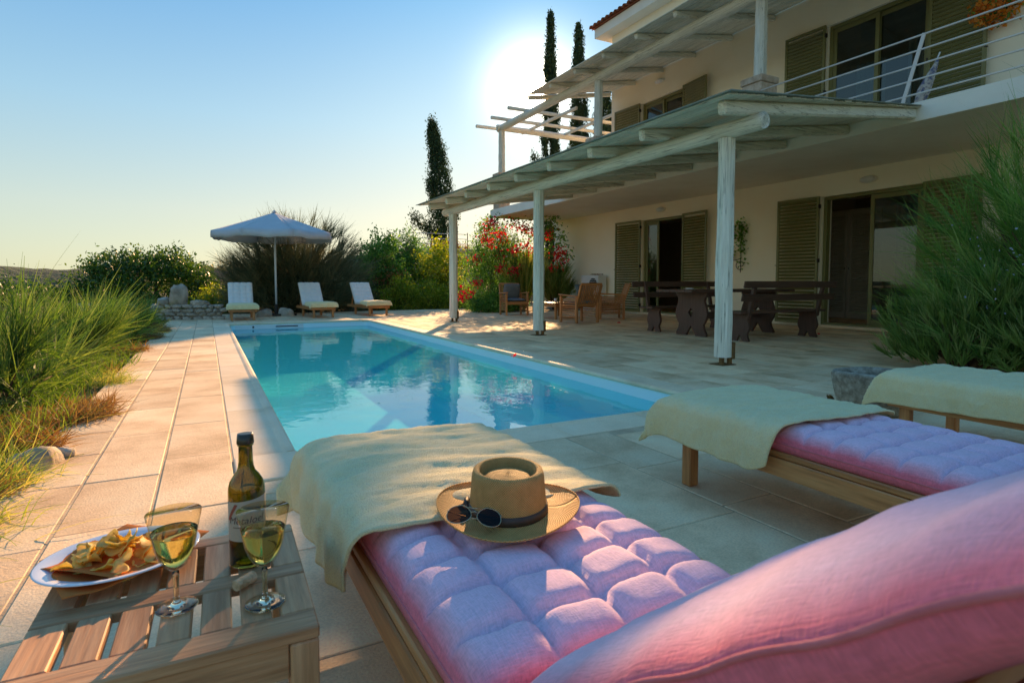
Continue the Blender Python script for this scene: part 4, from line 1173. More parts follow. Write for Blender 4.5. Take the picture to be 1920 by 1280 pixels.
def slatted_armchair(label, loc, rz, cushion):
    """teak armchair: +y is the front"""
    c = thing('armchair', label, 'chair', loc, rz, 'slatted teak armchairs')
    w, d = .66, .66
    for sx in (-1, 1):
        for y, h in ((.30, .60), (-.28, .60)):
            MB().box((sx*(w/2-.025)-.025, y-.03, 0), (sx*(w/2-.025)+.025, y+.03, h), .006).build('leg', wood('teak', 2), c)
        MB().bar((sx*(w/2-.02), -.34, .60), (sx*(w/2-.02), .36, .635), .075, .03, .008).build('armrest', wood('teak', 1), c)
        for k in range(9):
            z = .13+.05*k
            MB().box((sx*(w/2-.025)-.009, -.249, z), (sx*(w/2-.025)+.009, .269, z+.024), .003).build('side_slat', wood('teak', 1), c)
    for k in range(7):
        y = -.22+.075*k
        MB().box((-w/2+.052, y, .36), (w/2-.052, y+.055, .38), .004).build('seat_slat', wood('teak', 0), c)
    MB().box((-w/2+.052, .30, .30), (w/2-.052, .33, .372), .005).build('front_rail', wood('teak', 0), c)
    for k in range(11):
        x = -.255+.051*k; mb = MB(); mb.grid([[(x-.014+.028*i, -.25-.03*math.sin(t*2.2)-.16*t, .40+.47*t) for t in np.linspace(0, 1, 7)] for i in range(2)])
        o = mb.build('back_slat', wood('teak', 2), c); sm = o.modifiers.new('thick', 'SOLIDIFY'); sm.thickness = .014
    MB().bar((-w/2+.03, -.435, .875), (w/2-.03, -.435, .875), .035, .05, .01).build('top_rail', wood('teak', 0), c)
    MB().bar((-w/2+.053, -.262, .40), (w/2-.053, -.262, .40), .03, .05, .006).build('lower_rail', wood('teak', 0), c)
    for sx in (-1, 1): MB().bar((sx*(w/2-.03), -.27, .40), (sx*(w/2-.03), -.43, .86), .03, .045, .006, up=(0, 1, .3)).build('back_stile', wood('teak', 2), c)
    if cushion:
        m_ = pmat('slate_blue_canvas', (.13, .16, .18), (.19, .22, .24), scale=5, rough=.85, bump=.2, bscale=150)
        pillow('seat_cushion', c, (0, .02, .425), (.27, .27, .05), 0, m_)
        pillow('back_cushion', c, (0, -.20, .66), (.25, .055, .23), -R(18), m_)
    return c
def pillow(name, parent, loc, half, tilt, mat):
    n = 14; V = []; F_ = []
    P_ = []
    th = min(range(3), key=lambda i: half[i]); ax = [i for i in range(3) if i != th]
    for sgn in (1, -1):
        for i in range(n+1):
            for j in range(n+1):
                u, v = 2*i/n-1, 2*j/n-1
                h = ((1-abs(u)**3.2)*(1-abs(v)**3.2))**.45
                p = [0, 0, 0]; pin = 1-.05*(abs(u)*abs(v))**.5
                p[ax[0]] = u*half[ax[0]]*pin; p[ax[1]] = v*half[ax[1]]*pin; p[th] = sgn*half[th]*h
                P_.append(p)
    for s_ in range(2):
        o_ = s_*(n+1)**2
        for i in range(n):
            for j in range(n):
                q_ = (o_+i*(n+1)+j, o_+(i+1)*(n+1)+j, o_+(i+1)*(n+1)+j+1, o_+i*(n+1)+j+1); F_.append(q_ if s_ == 0 else q_[::-1])
    o = MB().add(P_, F_).build(name, mat, parent, smooth=True); o.location = loc; o.rotation_euler = (tilt, 0, 0)
    return o
slatted_armchair('teak armchair with slate cushions beside the second pergola post', (7.62, 14.35, .002), R(170), True)
slatted_armchair('teak armchair with its slatted back to the camera', (7.58, 11.05, .002), R(4), True)
slatted_armchair('teak armchair beside the left olive shutter', (9.0, 11.75, .002), R(62), False)
ct = thing('coffee_table', 'low slatted teak coffee table between the armchairs', 'table', (8.05, 12.75, .002), R(2))
for sx in (-1, 1):
    for sy in (-1, 1): MB().box((sx*.40-.025, sy*.52-.025, 0), (sx*.40+.025, sy*.52+.025, .38), .005).build('leg', wood('teak', 2), ct)
    MB().box((sx*.40-.014, -.494, .30), (sx*.40+.014, .494, .379), .004).build('apron', wood('teak', 1), ct)
    MB().box((-.374, sx*.52-.014, .30), (.374, sx*.52+.014, .379), .004).build('apron', wood('teak', 0), ct)
for k in range(11): MB().box((-.46, -.58+.106*k, .381), (.46, -.58+.106*k+.094, .402), .004).build('top_slat', wood('teak', 0), ct)
MB().lathe([(.035, .403), (.04, .41), (.045, .47), (.04, .50), (.036, .50), (.036, .42), (0, .415)], 20, Matrix.Translation((8.0-8.05, 0, 0))).build('candle_glass', M_PLASTIC, ct, smooth=True)

# air conditioner against the wall
ac = thing('air_conditioner', 'white outdoor air conditioning unit against the wall behind the armchairs', 'air conditioner', (10.93, 15.15, .50))
MB().box((-.16, -.46, .04), (.16, .46, .64), .015).build('casing', M_PLASTIC, ac)
for k in range(9): MB().box((-.172, -.02-.40+.0, .10+.055*k), (-.162, .34-.40+.06, .112+.055*k), .002).build('grille_bar', M_PLASTIC, ac)
MB().lathe([(0, 0), (.20, 0), (.21, .008), (0, .008)], 28, Matrix.Translation((-.1605, -.20, .34)) @ Matrix.Rotation(-math.pi/2, 4, 'Y')).build('fan_opening', M_DARKIRON, ac)
for sy in (-.35, .35):
    MB().box((-.15, sy-.02, -.5), (.15, sy+.02, .038), .004).build('support', M_PLASTIC, ac)
MB().box((-.1, -.462, .40), (.06, -.475, .56), .004).build('service_cover', M_PLASTIC, ac)
dr = thing('dry_flower_cuttings', 'dry flower cuttings lying on the air conditioning unit', 'cuttings', (10.93, 15.05, 1.141))
rdr = np.random.RandomState(7); arr_obj('petal', leaf_arrays(rdr, np.abs(rdr.normal(0, 1, (90, 3)))*np.array([.06, .16, .025])*np.where(rdr.uniform(size=(90, 3)) > .5, 1, -1)*np.array([1, 1, 0])+np.array([0, 0, .025]), .06, .03, 0), L_DRY, dr)['kind'] = 'stuff'

# dark dining table and benches
def trestle(mb, w0, h, depth_x, t, foot=.8, diamond=True):
    """shaped end board in the plane y-z, thickness t along x"""
    prof = [(.50, 1.0), (.49, .93), (.42, .88), (.40, .80), (.47, .62), (.50, .50), (.46, .38), (.38, .26), (.40, .16), (.47, .05), (.46, 0), (.16, 0)]
    for sg in (1, -1):
        pts = [(0, h)] + [(sg*a*w0, b_*h) for a, b_ in prof] + [(0, .24*h)]
        if diamond: pts += [(0, .42*h), (sg*.075*w0*2*.6, .53*h), (0, .64*h)]
        if sg < 0: pts = pts[::-1]
        M_ = Matrix(((0, 0, 1, depth_x-t/2), (1, 0, 0, 0), (0, 1, 0, 0), (0, 0, 0, 1)))
        mb.prism(pts, 0, t, M_)
DK = lambda a: wood('dark', a)
tb = thing('dining_table', 'dark wooden dining table with shaped trestle ends under the pergola', 'table', (8.25, 7.38, .002))
for xx in (-.85, .82):
    mb = MB(); trestle(mb, .74, .745, xx, .05); mb.build('trestle_end', DK(2), tb)
for k in range(5): MB().box((-1.28, -.42+.17*k, .747), (1.28, -.42+.17*k+.164, .795), .006).build('top_plank', DK(0), tb)
MB().box((-.824, -.03, .28), (.794, .03, .40), .005).build('stretcher', DK(0), tb)
def bench(label, loc, flip):
    b = thing('bench', label, 'bench', loc, math.pi if flip else 0, 'dark wooden benches at the dining table')
    # +y towards the table, back at -y
    for xx in (-.83, .80):
        mb = MB(); trestle(mb, .36, .43, xx, .045, diamond=False); mb.build('bench_end', DK(2), b)
        MB().bar((xx, -.15, .36), (xx, -.27, .93), .05, .07, .006, up=(1, 0, 0)).build('back_post', DK(2), b)
    for k in range(2): MB().box((-1.02, -.17+.175*k, .432), (1.02, -.17+.175*k+.168, .468), .006).build('seat_plank', DK(0), b)
    for z, y in ((.63, -.248), (.83, -.29)):
        MB().bar((-1.10, y-.0, z+.05), (1.10, y-.0, z+.05), .028, .105, .006, up=(0, -.2, 1)).build('back_plank', DK(0), b)
    return b
bench('dark wooden bench on the camera side of the dining table, seen from behind', (8.2, 6.32, .002), False)
bench('dark wooden bench on the far side of the dining table, facing the camera', (8.2, 8.32, .002), True)
ash = thing('ashtray', 'small white ashtray with a yellow rim on the dining table', 'ashtray', (7.28, 7.32, .798))
MB().lathe([(.05, 0), (.065, .006), (.07, .03), (.062, .03), (.055, .01), (0, .008)], 24).build('bowl', M_PLASTIC, ash, smooth=True)
MB().lathe([(.0705, .024), (.0705, .031), (.0625, .031), (.0625, .024)], 24).build('rim', L_ORANGE, ash)

# wall bracket with two flower pots
wp = thing('wall_plant_bracket', 'iron wall bracket with two terracotta pots and trailing ivy', 'plant holder', (WX-.02, 9.62, 1.35))
mb = MB(); mb.tube([(0, 0, -.10), (0, 0, .95)], .008, 6); mb.tube([(0, .0, -.02)]+[(0, .16*math.sin(t)*(1-t/9), .06-.12*math.cos(t)*(1-t/9)+.02) for t in np.linspace(.2, 7, 22)], .007, 6)
for z, y in ((.22, .22), (.72, .24)): mb.tube([(0, 0, z), (-.06, y*.6, z-.03), (-.10, y, z)], .007, 6); mb.tube([(-.10+.075*math.cos(a), y+.075*math.sin(a), z+.04) for a in np.linspace(0, 6.28, 17)], .006, 5)
mb.build('iron_bracket', M_DARKIRON, wp, smooth=True)
for z, y in ((.22, .22), (.72, .24)):
    MB().lathe([(.05, -.03), (.068, .085), (.078, .085), (.08, .11), (.07, .112), (.066, .095), (0, .09)], 20, Matrix.Translation((-.10, y, z))).build('pot', M_TERRACOTTA, wp, smooth=True)
rv = np.random.RandomState(5); Cv = []
for k in range(16):
    s0 = np.array([-.05, -.02+.09*rv.uniform(-1, 1), rv.uniform(.2, 1.05)]); Cv.append(s0+rv.normal(0, 1, (15, 3))*np.array([.05, .07, .10]))
Cv.append(np.array([-.1, .24, .88])+rv.normal(0, .045, (34, 3))); Cv.append(np.array([-.1, .22, .37])+rv.normal(0, .04, (24, 3)))
arr_obj('ivy', leaf_arrays(rv, np.concatenate(Cv), .07, .055, -.2), L_MID, wp)
wp.location.z = 1.25

# folded cloth leaning on the balcony
fc = thing('folded_parasol', 'folded patterned sunshade leaning inside the balcony railing', 'parasol', (9.25, 4.85, DECK+.002), 0)
mb = MB(); mb.tube([(0, .05, .0), (.0, -.01, .14), (0, -.07, .30), (0, -.14, .46), (0, -.22, .64), (0, -.25, .73)], [.02, .06, .085, .065, .03, .008], 9)
mb.build('folded_cloth', pmat('patterned_cloth', (.12, .13, .22), (.40, .34, .30), (.55, .5, .45), scale=16, rough=.9, contrast=(.42, .58)), fc, smooth=True)
MB().tube([(0, .08, 0), (0, -.27, .80)], .01, 8).build('pole', M_POLE, fc)

# stone pot
pt = thing('stone_planter', 'rough round stone mortar planter behind the second near lounger', 'planter', (4.12, 2.40, .0))
sp = MB(); NP = 48; prof = [(.0, .001), (.165, .001), (.19, .02), (.215, .12), (.235, .22), (.242, .275), (.232, .292), (.205, .295), (.188, .285), (.18, .24), (.165, .09), (0, .08)]
Pp = []
for k in range(NP):
    a = 2*math.pi*k/NP; Pp.append([(r_*math.cos(a)*(1+.018*math.sin(a*3+z*9)+.01*math.sin(a*7+z*23)), r_*math.sin(a)*(1+.018*math.sin(a*3+z*9)), z+(.006*math.sin(a*2+1) if z > .2 else 0)) for r_, z in prof])
sp.grid(Pp, closed_u=True); sp.build('bowl', M_POTSTONE, pt, smooth=True)
MB().lathe([(0, .115), (.166, .115)], 32).build('soil', M_SOIL, pt)
# ================================================================== LOUNGERS
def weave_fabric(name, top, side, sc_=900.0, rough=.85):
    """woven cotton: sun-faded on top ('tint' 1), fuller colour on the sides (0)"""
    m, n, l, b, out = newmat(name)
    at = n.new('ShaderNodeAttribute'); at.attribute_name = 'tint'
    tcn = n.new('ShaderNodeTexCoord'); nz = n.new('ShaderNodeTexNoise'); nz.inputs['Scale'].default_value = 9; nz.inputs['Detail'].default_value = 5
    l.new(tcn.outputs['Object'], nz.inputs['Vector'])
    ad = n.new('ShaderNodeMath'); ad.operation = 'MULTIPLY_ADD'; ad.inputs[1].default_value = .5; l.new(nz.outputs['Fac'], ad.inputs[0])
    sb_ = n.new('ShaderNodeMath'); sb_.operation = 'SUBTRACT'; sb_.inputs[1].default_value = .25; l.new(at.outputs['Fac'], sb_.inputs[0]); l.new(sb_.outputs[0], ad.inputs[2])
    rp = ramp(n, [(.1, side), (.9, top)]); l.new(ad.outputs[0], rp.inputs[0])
    mp = n.new('ShaderNodeMapping'); mp.inputs['Scale'].default_value = (90, 520, 90); l.new(tcn.outputs['Object'], mp.inputs[0])
    n2 = n.new('ShaderNodeTexNoise'); n2.inputs['Scale'].default_value = 1.0; n2.inputs['Detail'].default_value = 2; l.new(mp.outputs[0], n2.inputs['Vector'])
    mp3 = n.new('ShaderNodeMapping'); mp3.inputs['Scale'].default_value = (520, 50, 90); l.new(tcn.outputs['Object'], mp3.inputs[0])
    n3 = n.new('ShaderNodeTexNoise'); n3.inputs['Scale'].default_value = 1.0; l.new(mp3.outputs[0], n3.inputs['Vector'])
    s2 = n.new('ShaderNodeMath'); s2.operation = 'ADD'; l.new(n2.outputs['Fac'], s2.inputs[0]); l.new(n3.outputs['Fac'], s2.inputs[1])
    mr = n.new('ShaderNodeMapRange'); mr.inputs['From Min'].default_value = .7; mr.inputs['From Max'].default_value = 1.3; mr.inputs['To Min'].default_value = .82; mr.inputs['To Max'].default_value = 1.12; l.new(s2.outputs[0], mr.inputs['Value'])
    hv = n.new('ShaderNodeHueSaturation'); l.new(mr.outputs[0], hv.inputs['Value']); l.new(rp.outputs[0], hv.inputs['Color'])
    l.new(hv.outputs[0], b.inputs['Base Color']); b.inputs['Roughness'].default_value = rough; b.inputs['Sheen Weight'].default_value = .15
    b.inputs['Specular IOR Level'].default_value = .25
    bp = n.new('ShaderNodeBump'); bp.inputs['Strength'].default_value = .55; bp.inputs['Distance'].default_value = .002
    l.new(s2.outputs[0], bp.inputs['Height']); l.new(bp.outputs[0], b.inputs['Normal'])
    return m
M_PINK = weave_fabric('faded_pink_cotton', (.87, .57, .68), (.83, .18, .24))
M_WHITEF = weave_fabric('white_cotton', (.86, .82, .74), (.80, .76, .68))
M_PIPING = pmat('pink_piping', (.62, .13, .15), (.70, .20, .22), scale=40, rough=.8, bump=.2, bscale=300)
M_TERRY = pmat('yellow_terry', (.98, .80, .39), (.99, .87, .51), scale=30, rough=.95, bump=1.0, bscale=330, sheen=.15, contrast=(.3, .7), bdist=.005, fine=.16, transl=.12)
HW = .30

def tuft_cushion(name, parent, hw, L, T, nx, ny, mat, seed, amp=1.0, res=10, bottom=0.0, flatrows=0):
    """button-tufted mattress lying on z=bottom, y 0..L, thickness about T"""
    NX, NY = nx*res, ny*res
    xs = np.linspace(-1, 1, NX+1); ys = np.linspace(0, 1, NY+1)
    # denser towards the borders so that the rounded edge is smooth
    xs = np.sign(xs)*(1-(1-np.abs(xs))**1.35)
    X_, Y_ = np.meshgrid(xs, ys, indexing='ij')
    wx = X_ + .018*fbm(X_*3, Y_*7, seed); wy = Y_ + .010*fbm(X_*4+2, Y_*6, seed+1)
    u = (wx*.5+.5)*nx; v = wy*ny
    cu, cv = np.abs(np.sin(np.pi*u)), np.abs(np.sin(np.pi*v))
    pu, pv = 1-(1-cu)**4.0, 1-(1-cv)**3.4
    du, dv = np.abs(u-np.round(u)), np.abs(v-np.round(v))
    inside_ = (np.round(u) > 0) & (np.round(u) < nx) & (np.round(v) > 0) & (np.round(v) < ny)
    button = np.exp(-(du**2+dv**2)/.018)*inside_
    puff = (.30+.70*pu)*(.16+.84*pv)*(1-.45*button)
    puff = 1-(1-puff)*amp
    wr = .05*fbm(X_*9+5*Y_, Y_*30, seed+2)*(1-button)
    ex = np.clip(1-np.abs(X_)**8, 0, 1)**.42; ey = np.clip(1-np.abs(2*Y_-1)**(8*L/.6), 0, 1)**.42
    T = T*(np.clip(.50+.50*np.sin(np.clip(Y_/.45, 0, 1)*math.pi/2), 0, 1) if amp < .5 else 1.0)
    H = T*(.34+.66*(puff+wr*amp))*ex*ey
    # the side wall: lower half bulges out a little
    ox = hw*(X_ + .0*X_); oy = Y_*L
    V = np.stack([ox, oy, bottom+T*.30+H*.78], -1)
    V[..., 2] = bottom + T*.32 + H*.74
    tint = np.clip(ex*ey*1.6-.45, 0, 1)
    Vb = np.stack([ox*.985, L*.0075+oy*.985, np.full_like(ox, bottom)], -1)
    idx = np.arange(V.shape[0]*V.shape[1]).reshape(V.shape[:2]); off = idx.size
    q1 = np.stack([idx[:-1, :-1], idx[1:, :-1], idx[1:, 1:], idx[:-1, 1:]], -1).reshape(-1, 4)
    q2 = q1[:, ::-1]+off
    bd = np.concatenate([idx[:, 0], idx[-1, 1:], idx[::-1, -1][1:], idx[0, ::-1][1:]])
    q3 = np.stack([bd[:-1], bd[:-1]+off, bd[1:]+off, bd[1:]], -1)
    Vall = np.concatenate([V.reshape(-1, 3), Vb.reshape(-1, 3)])
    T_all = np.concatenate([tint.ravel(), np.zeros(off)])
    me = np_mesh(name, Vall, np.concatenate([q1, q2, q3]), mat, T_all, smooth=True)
    o = link(name, me, parent)
    edge_pts = [tuple(Vall[i]) for i in bd]
    return o, edge_pts

def pillow_back(parent, mat):
    """soft back cushion, thin towards its seam"""
    hw, L, zs, N1, N2 = HW-.004, .745, .074, 64, 80
    X_, Y_ = np.meshgrid(np.linspace(-1, 1, N1+1), np.linspace(0, 1, N2+1), indexing='ij')
    X_ = np.sign(X_)*(1-(1-np.abs(X_))**1.4); Y2 = 2*Y_-1; Y2 = np.sign(Y2)*(1-(1-np.abs(Y2))**1.3)
    ln = np.clip(1-np.abs(X_)**2.6, 0, 1)**.62*np.clip(1-np.abs(Y2)**3.4, 0, 1)**.55
    edge_ = np.exp(-((1-np.abs(X_))/.10)**2)+np.exp(-((1-np.abs(Y2))/.08)**2)
    wr = .0022*np.sin(X_*3+Y2*46+2*np.sin(Y2*9))*edge_*ln + .0016*ln*fbm(X_*6, Y2*9, 5) + .0025*np.sin(Y2*14+X_*4)*np.clip(-Y2, 0, 1)*ln
    seam = .0016*np.sin(Y2*17)+.0012*np.sin(X_*11)
    x, y = X_*hw, (Y2*.5+.5)*L
    # pinched corners
    zt_ = zs + seam + .055*ln + wr; zb_ = zs + seam - .047*np.clip(1-np.abs(X_)**6, 0, 1)**.35*np.clip(1-np.abs(Y2)**9, 0, 1)**.35
    Vt, Vb = np.stack([x, y, zt_], -1), np.stack([x, y, zb_], -1)
    idx = np.arange(x.size).reshape(x.shape)
    q1 = np.stack([idx[:-1, :-1], idx[1:, :-1], idx[1:, 1:], idx[:-1, 1:]], -1).reshape(-1, 4)
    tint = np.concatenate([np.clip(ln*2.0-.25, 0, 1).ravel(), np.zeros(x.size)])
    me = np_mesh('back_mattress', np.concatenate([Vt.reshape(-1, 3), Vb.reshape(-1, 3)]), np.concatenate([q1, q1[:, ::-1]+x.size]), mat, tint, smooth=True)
    bd = np.concatenate([idx[:, 0], idx[-1, 1:], idx[::-1, -1][1:], idx[0, ::-1][1:]])
    return link('back_mattress', me, parent), [tuple(Vt.reshape(-1, 3)[i]) for i in bd]

def lounger(label, loc, rz, ang, mat, pip, group, near):
    """+y runs from the foot to the head"""
    c = thing('sun_lounger', label, 'sun lounger', loc, rz, group)
    wk = 'teak'
    for sx in (-1, 1):
        MB().box((sx*(HW-.016)-.016, 0, .20), (sx*(HW-.016)+.016, 1.92, .268), .004).build('side_rail', wood(wk, 1), c)
        MB().box((sx*(HW-.020)-.016, .002, .2695), (sx*(HW-.020)+.016, 1.22, .292), .004).build('rail_cap', wood(wk, 1), c)
        for y in (.075, 1.30, ):
            MB().box((sx*(HW-.060)-.027, y-.027, 0), (sx*(HW-.060)+.027, y+.027, .262), .005).build('leg', wood(wk, 2), c)
    MB().box((-HW+.034, .006, .205), (HW-.034, .036, .268), .004).build('foot_rail', wood(wk, 0), c)
    MB().box((-HW+.034, 1.885, .205), (HW-.034, 1.915, .268), .004).build('head_rail', wood(wk, 0), c)
    for k in range(10): MB().box((-HW+.037, .06+.118*k, .270), (HW-.037, .06+.118*k+.075, .288), .003).build('seat_slat', wood(wk, 0), c)
    back = link('backrest', None, c); back.empty_display_size = .1
    back.location = (0, 1.30 if near else 1.215, .275); back.rotation_euler = (ang, 0, 0)
    for sx in (-1, 1): MB().box((sx*(HW-.055)-.018, .01, -.035), (sx*(HW-.055)+.018, .76, .008), .005).build('back_rail', wood(wk, 1), back)
    for k in range(6): MB().box((-HW+.015, .04+.122*k, .0085), (HW-.015, .04+.122*k+.085, .026), .003).build('back_slat', wood(wk, 0), back)
    MB().bar((-HW+.08, 1.215+.5*math.cos(ang), .26+.5*math.sin(ang)), (-HW+.08, 1.70, .25), .03, .04, .004).build('prop', wood(wk, 1), c)
    MB().bar((HW-.08, 1.215+.5*math.cos(ang), .26+.5*math.sin(ang)), (HW-.08, 1.70, .25), .03, .04, .004).build('prop', wood(wk, 1), c)
    res = 14 if near else 6
    seat, e1 = tuft_cushion('seat_mattress', c, HW-.012, 1.235, .092, 4, 11, mat, int(loc[0]*10)+3, .82, res, .2935)
    bk_, e2 = pillow_back(back, mat) if near else tuft_cushion('back_mattress', back, HW-.008, .735 if near else .775, .110 if near else .085, 4 if not near else 2, 6 if not near else 2, mat, int(loc[0]*10)+9, 1.0 if not near else .10, res*2 if near else res, .0275)
    if near:
        for nm, e, par in (('piping', e1, c), ('piping', e2, back)):
            MB().tube([p for i, p in enumerate(e[:-1])]+[e[0]], .0027, 6, caps=False).build(nm, pip, par, smooth=True)
    return c
G_NEAR, G_FAR = 'loungers with pink mattresses on the near side of the pool', 'loungers with white mattresses at the far end of the pool'
def wrot(x, y, deg): return (x, y, .002), R(180+deg)
NEAR = [((.585, 1.93), 0.6, 39, 'teak sun lounger in the foreground whose pink mattress carries the straw hat'),
        ((2.165, 1.98), -1.5, 30, 'second pink-mattress teak sun lounger, between the foreground one and the stone planter'),
        ((3.80, 1.93), -2.0, 30, 'third near teak sun lounger at the right edge, almost covered by its towel')]
for (x, y), dg, an, lab in NEAR:
    lc, rz = wrot(x, y, dg); lounger(lab, lc, rz, R(an), M_PINK, M_PIPING, G_NEAR, True)
FAR = [((.75, 15.15), -1, 50, 'leftmost white-mattress lounger beside the low stone wall'),
       ((2.66, 15.42), 4, 50, 'middle white-mattress lounger right of the parasol'),
       ((4.16, 15.68), 5, 50, 'rightmost white-mattress lounger beside the hedge')]
for (x, y), dg, an, lab in FAR:
    lounger(lab, (x, y, .002), R(dg), R(an), M_WHITEF, M_WHITEF, G_FAR, False)

def towel(label, loc, rz, hw, yend, zt, dL, dR, dF, seed, skew=0.0, nx=110, ny=90, group='yellow towels', fold=1.0):
    """terry towel over the foot end; dL, dR = (drop at foot, drop at the upper edge)"""
    s = np.linspace(0, 1, nx); t = np.linspace(0, 1, ny); S_, T_ = np.meshgrid(s, t, indexing='ij')
    B = -dF + T_*(yend+dF)
    f_ = np.clip(B/yend, 0, 1)
    lo = -(hw+dL[0]+(dL[1]-dL[0])*f_**1.3); hi = hw+dR[0]+(dR[1]-dR[0])*f_
    rnd_ = 1-.16*np.clip((T_-.86)/.14, 0, 1)**2
    lo, hi = -hw+(lo+hw)*rnd_, hw+(hi-hw)*rnd_
    A = lo+(hi-lo)*S_
    B = B - .32*np.maximum(0, np.abs(A)-hw)*np.clip((T_-.5)/.5, 0, 1)
    B = B + (skew*A+.012*np.sin(A*9+seed))*T_
    ox, oy = np.maximum(0, np.abs(A)-hw), np.maximum(0, -B)
    r_ = .034
    def roll(o):
        a = np.minimum(o/r_, math.pi/2); ex = np.maximum(0, o-r_*math.pi/2)
        return r_*np.sin(a), r_*(1-np.cos(a))+ex
    dx, zx = roll(ox); dy, zy = roll(oy); sg = np.sign(A)
    both = np.minimum(zx, zy)
    x = np.clip(A, -hw, hw) + sg*(dx+.30*both); y = np.maximum(B, 0)-dy-.30*both
    k = np.clip(zx/.10, 0, 1); k2 = np.clip(zy/.10, 0, 1)
    fo = .5+.5*np.sin(B*34+1.5*np.sin(B*11+seed)+seed); fo2 = .5+.5*np.sin(A*30+seed*2+np.sin(A*13))
    x = x + sg*k*fold*(.006+.016*fo**1.6+.006*fbm(B*14, zx*9, seed+3)); y = y - k2*fold*(.006+.015*fo2**1.6)
    z = zt - np.maximum(zx, zy) - .25*both
    top = (1-k)*(1-k2)
    z = z + top*(.0045*fbm(x*13+y*4, y*24, seed)+.0035*fbm(x*5, y*52+3*np.sin(x*9), seed+1)+.003*np.sin(y*46+2.2*np.sin(x*7+seed))) - top*.010*np.abs(x/hw)**6
    z = np.maximum(z, .02)
    # turned-up, slightly lifted upper edge
    z = z + .004*np.clip((T_-.97)/.03, 0, 1)*top
    mb = MB(); mb.grid(np.stack([x, y, z], -1))
    o = mb.build('towel', M_TERRY, None, smooth=True); o.location = loc; o.rotation_euler = (0, 0, rz)
    sm = o.modifiers.new('thick', 'SOLIDIFY'); sm.thickness = .007; sm.offset = 1
    tag(o, label, 'towel', group)
    return o
NT = .402
lc, rz = wrot(.585, 1.93, .6); towel('yellow towel under the brim of the straw hat on the foreground lounger', lc, rz, .298, .77, NT, (.10, .06), (.235, .205), .16, 1, -.05)
lc, rz = wrot(2.165, 1.98, -1.5); towel('yellow towel draped over the foot of the second near lounger', lc, rz, .298, .64, NT, (.06, .04), (.20, .215), .18, 2, -.03)
lc, rz = wrot(3.80, 1.93, -2); towel('yellow towel covering the lounger at the right edge', lc, rz, .300, 1.30, NT, (.12, .10), (.20, .16), .16, 3, .0)
for k, ((x, y), dg, an, lab) in enumerate(FAR):
    towel(('yellow towel on the far lounger by the low stone wall', 'yellow towel on the far lounger right of the parasol', 'yellow towel on the far lounger by the hedge')[k], (x, y, .002), R(dg), .30, .62, .402, ((.08, .10), (.13, .12), (.14, .10))[k], (.07, .10), (.15, .15, .14)[k], 5+k, 0, 50, 40)

# ================================================================== HAT AND SUNGLASSES
m, n, l, b, out = newmat('woven_straw')
au = n.new('ShaderNodeAttribute'); au.attribute_name = 'wu'; av = n.new('ShaderNodeAttribute'); av.attribute_name = 'wv'
def nmath(op, a, c=None):
    x = n.new('ShaderNodeMath'); x.operation = op
    for i, v in enumerate((a, c)):
        if v is None: continue
        if isinstance(v, (int, float)): x.inputs[i].default_value = v
        else: l.new(v, x.inputs[i])
    return x.outputs[0]
p1 = nmath('SINE', au.outputs['Fac']); p2 = nmath('SINE', av.outputs['Fac'])
wv_ = nmath('MULTIPLY', p1, p2)
tcn = n.new('ShaderNodeTexCoord'); nz = n.new('ShaderNodeTexNoise'); nz.inputs['Scale'].default_value = 60; nz.inputs['Detail'].default_value = 4; l.new(tcn.outputs['Object'], nz.inputs['Vector'])
hgt_ = nmath('ADD', wv_, nmath('MULTIPLY', nz.outputs['Fac'], .9))
rp = ramp(n, [(.0, (.24, .11, .02)), (.35, (.70, .37, .09)), (.75, (.94, .58, .19)), (1.0, (.97, .72, .32))]); l.new(nmath('MULTIPLY_ADD', hgt_, .42), rp.inputs[0])
rp_in = rp.inputs[0].links[0].from_node; rp_in.inputs[2].default_value = .32
l.new(rp.outputs[0], b.inputs['Base Color']); b.inputs['Roughness'].default_value = .62
bp = n.new('ShaderNodeBump'); bp.inputs['Strength'].default_value = .8; bp.inputs['Distance'].default_value = .0018; l.new(hgt_, bp.inputs['Height']); l.new(bp.outputs[0], b.inputs['Normal'])
trs = n.new('ShaderNodeBsdfTranslucent'); l.new(rp.outputs[0], trs.inputs['Color'])
mx = n.new('ShaderNodeMixShader'); mx.inputs[0].default_value = .25; l.new(b.outputs[0], mx.inputs[1]); l.new(trs.outputs[0], mx.inputs[2]); l.new(mx.outputs[0], out.inputs['Surface'])
M_STRAW = m
def woven(name, prof, parent, sx, sy, ncol, rows, nfun=None):
    """lathe with angle / path-length attributes for the weave"""
    N = 96; P_ = []; U, W_ = [], []; d = 0
    for i, (r_, z) in enumerate(prof):
        if i: d += math.hypot(r_-prof[i-1][0], z-prof[i-1][1])
        for k in range(N+1):
            a = 2*math.pi*k/N; dz = nfun(a, r_) if nfun else 0
            P_.append((r_*math.cos(a)*sx, r_*math.sin(a)*sy, z+dz)); U.append(a*ncol); W_.append(d*rows)
    F_ = [(i*(N+1)+k, i*(N+1)+k+1, (i+1)*(N+1)+k+1, (i+1)*(N+1)+k) for i in range(len(prof)-1) for k in range(N)]
    me = np_mesh(name, np.array(P_), np.array(F_), M_STRAW, None, True)
    for nm, vals in (('wu', U), ('wv', W_)):
        at = me.attributes.new(nm, 'FLOAT', 'POINT'); at.data.foreach_set('value', np.array(vals, dtype=np.float32))
    o = link(name, me, parent); sm = o.modifiers.new('thick', 'SOLIDIFY'); sm.thickness = .0022
    return o
HATP = Vector((.588, 1.135, .408))
hat = thing('straw_hat', 'woven straw hat with dark band resting on the pink mattress and towel', 'hat', HATP, R(-22))
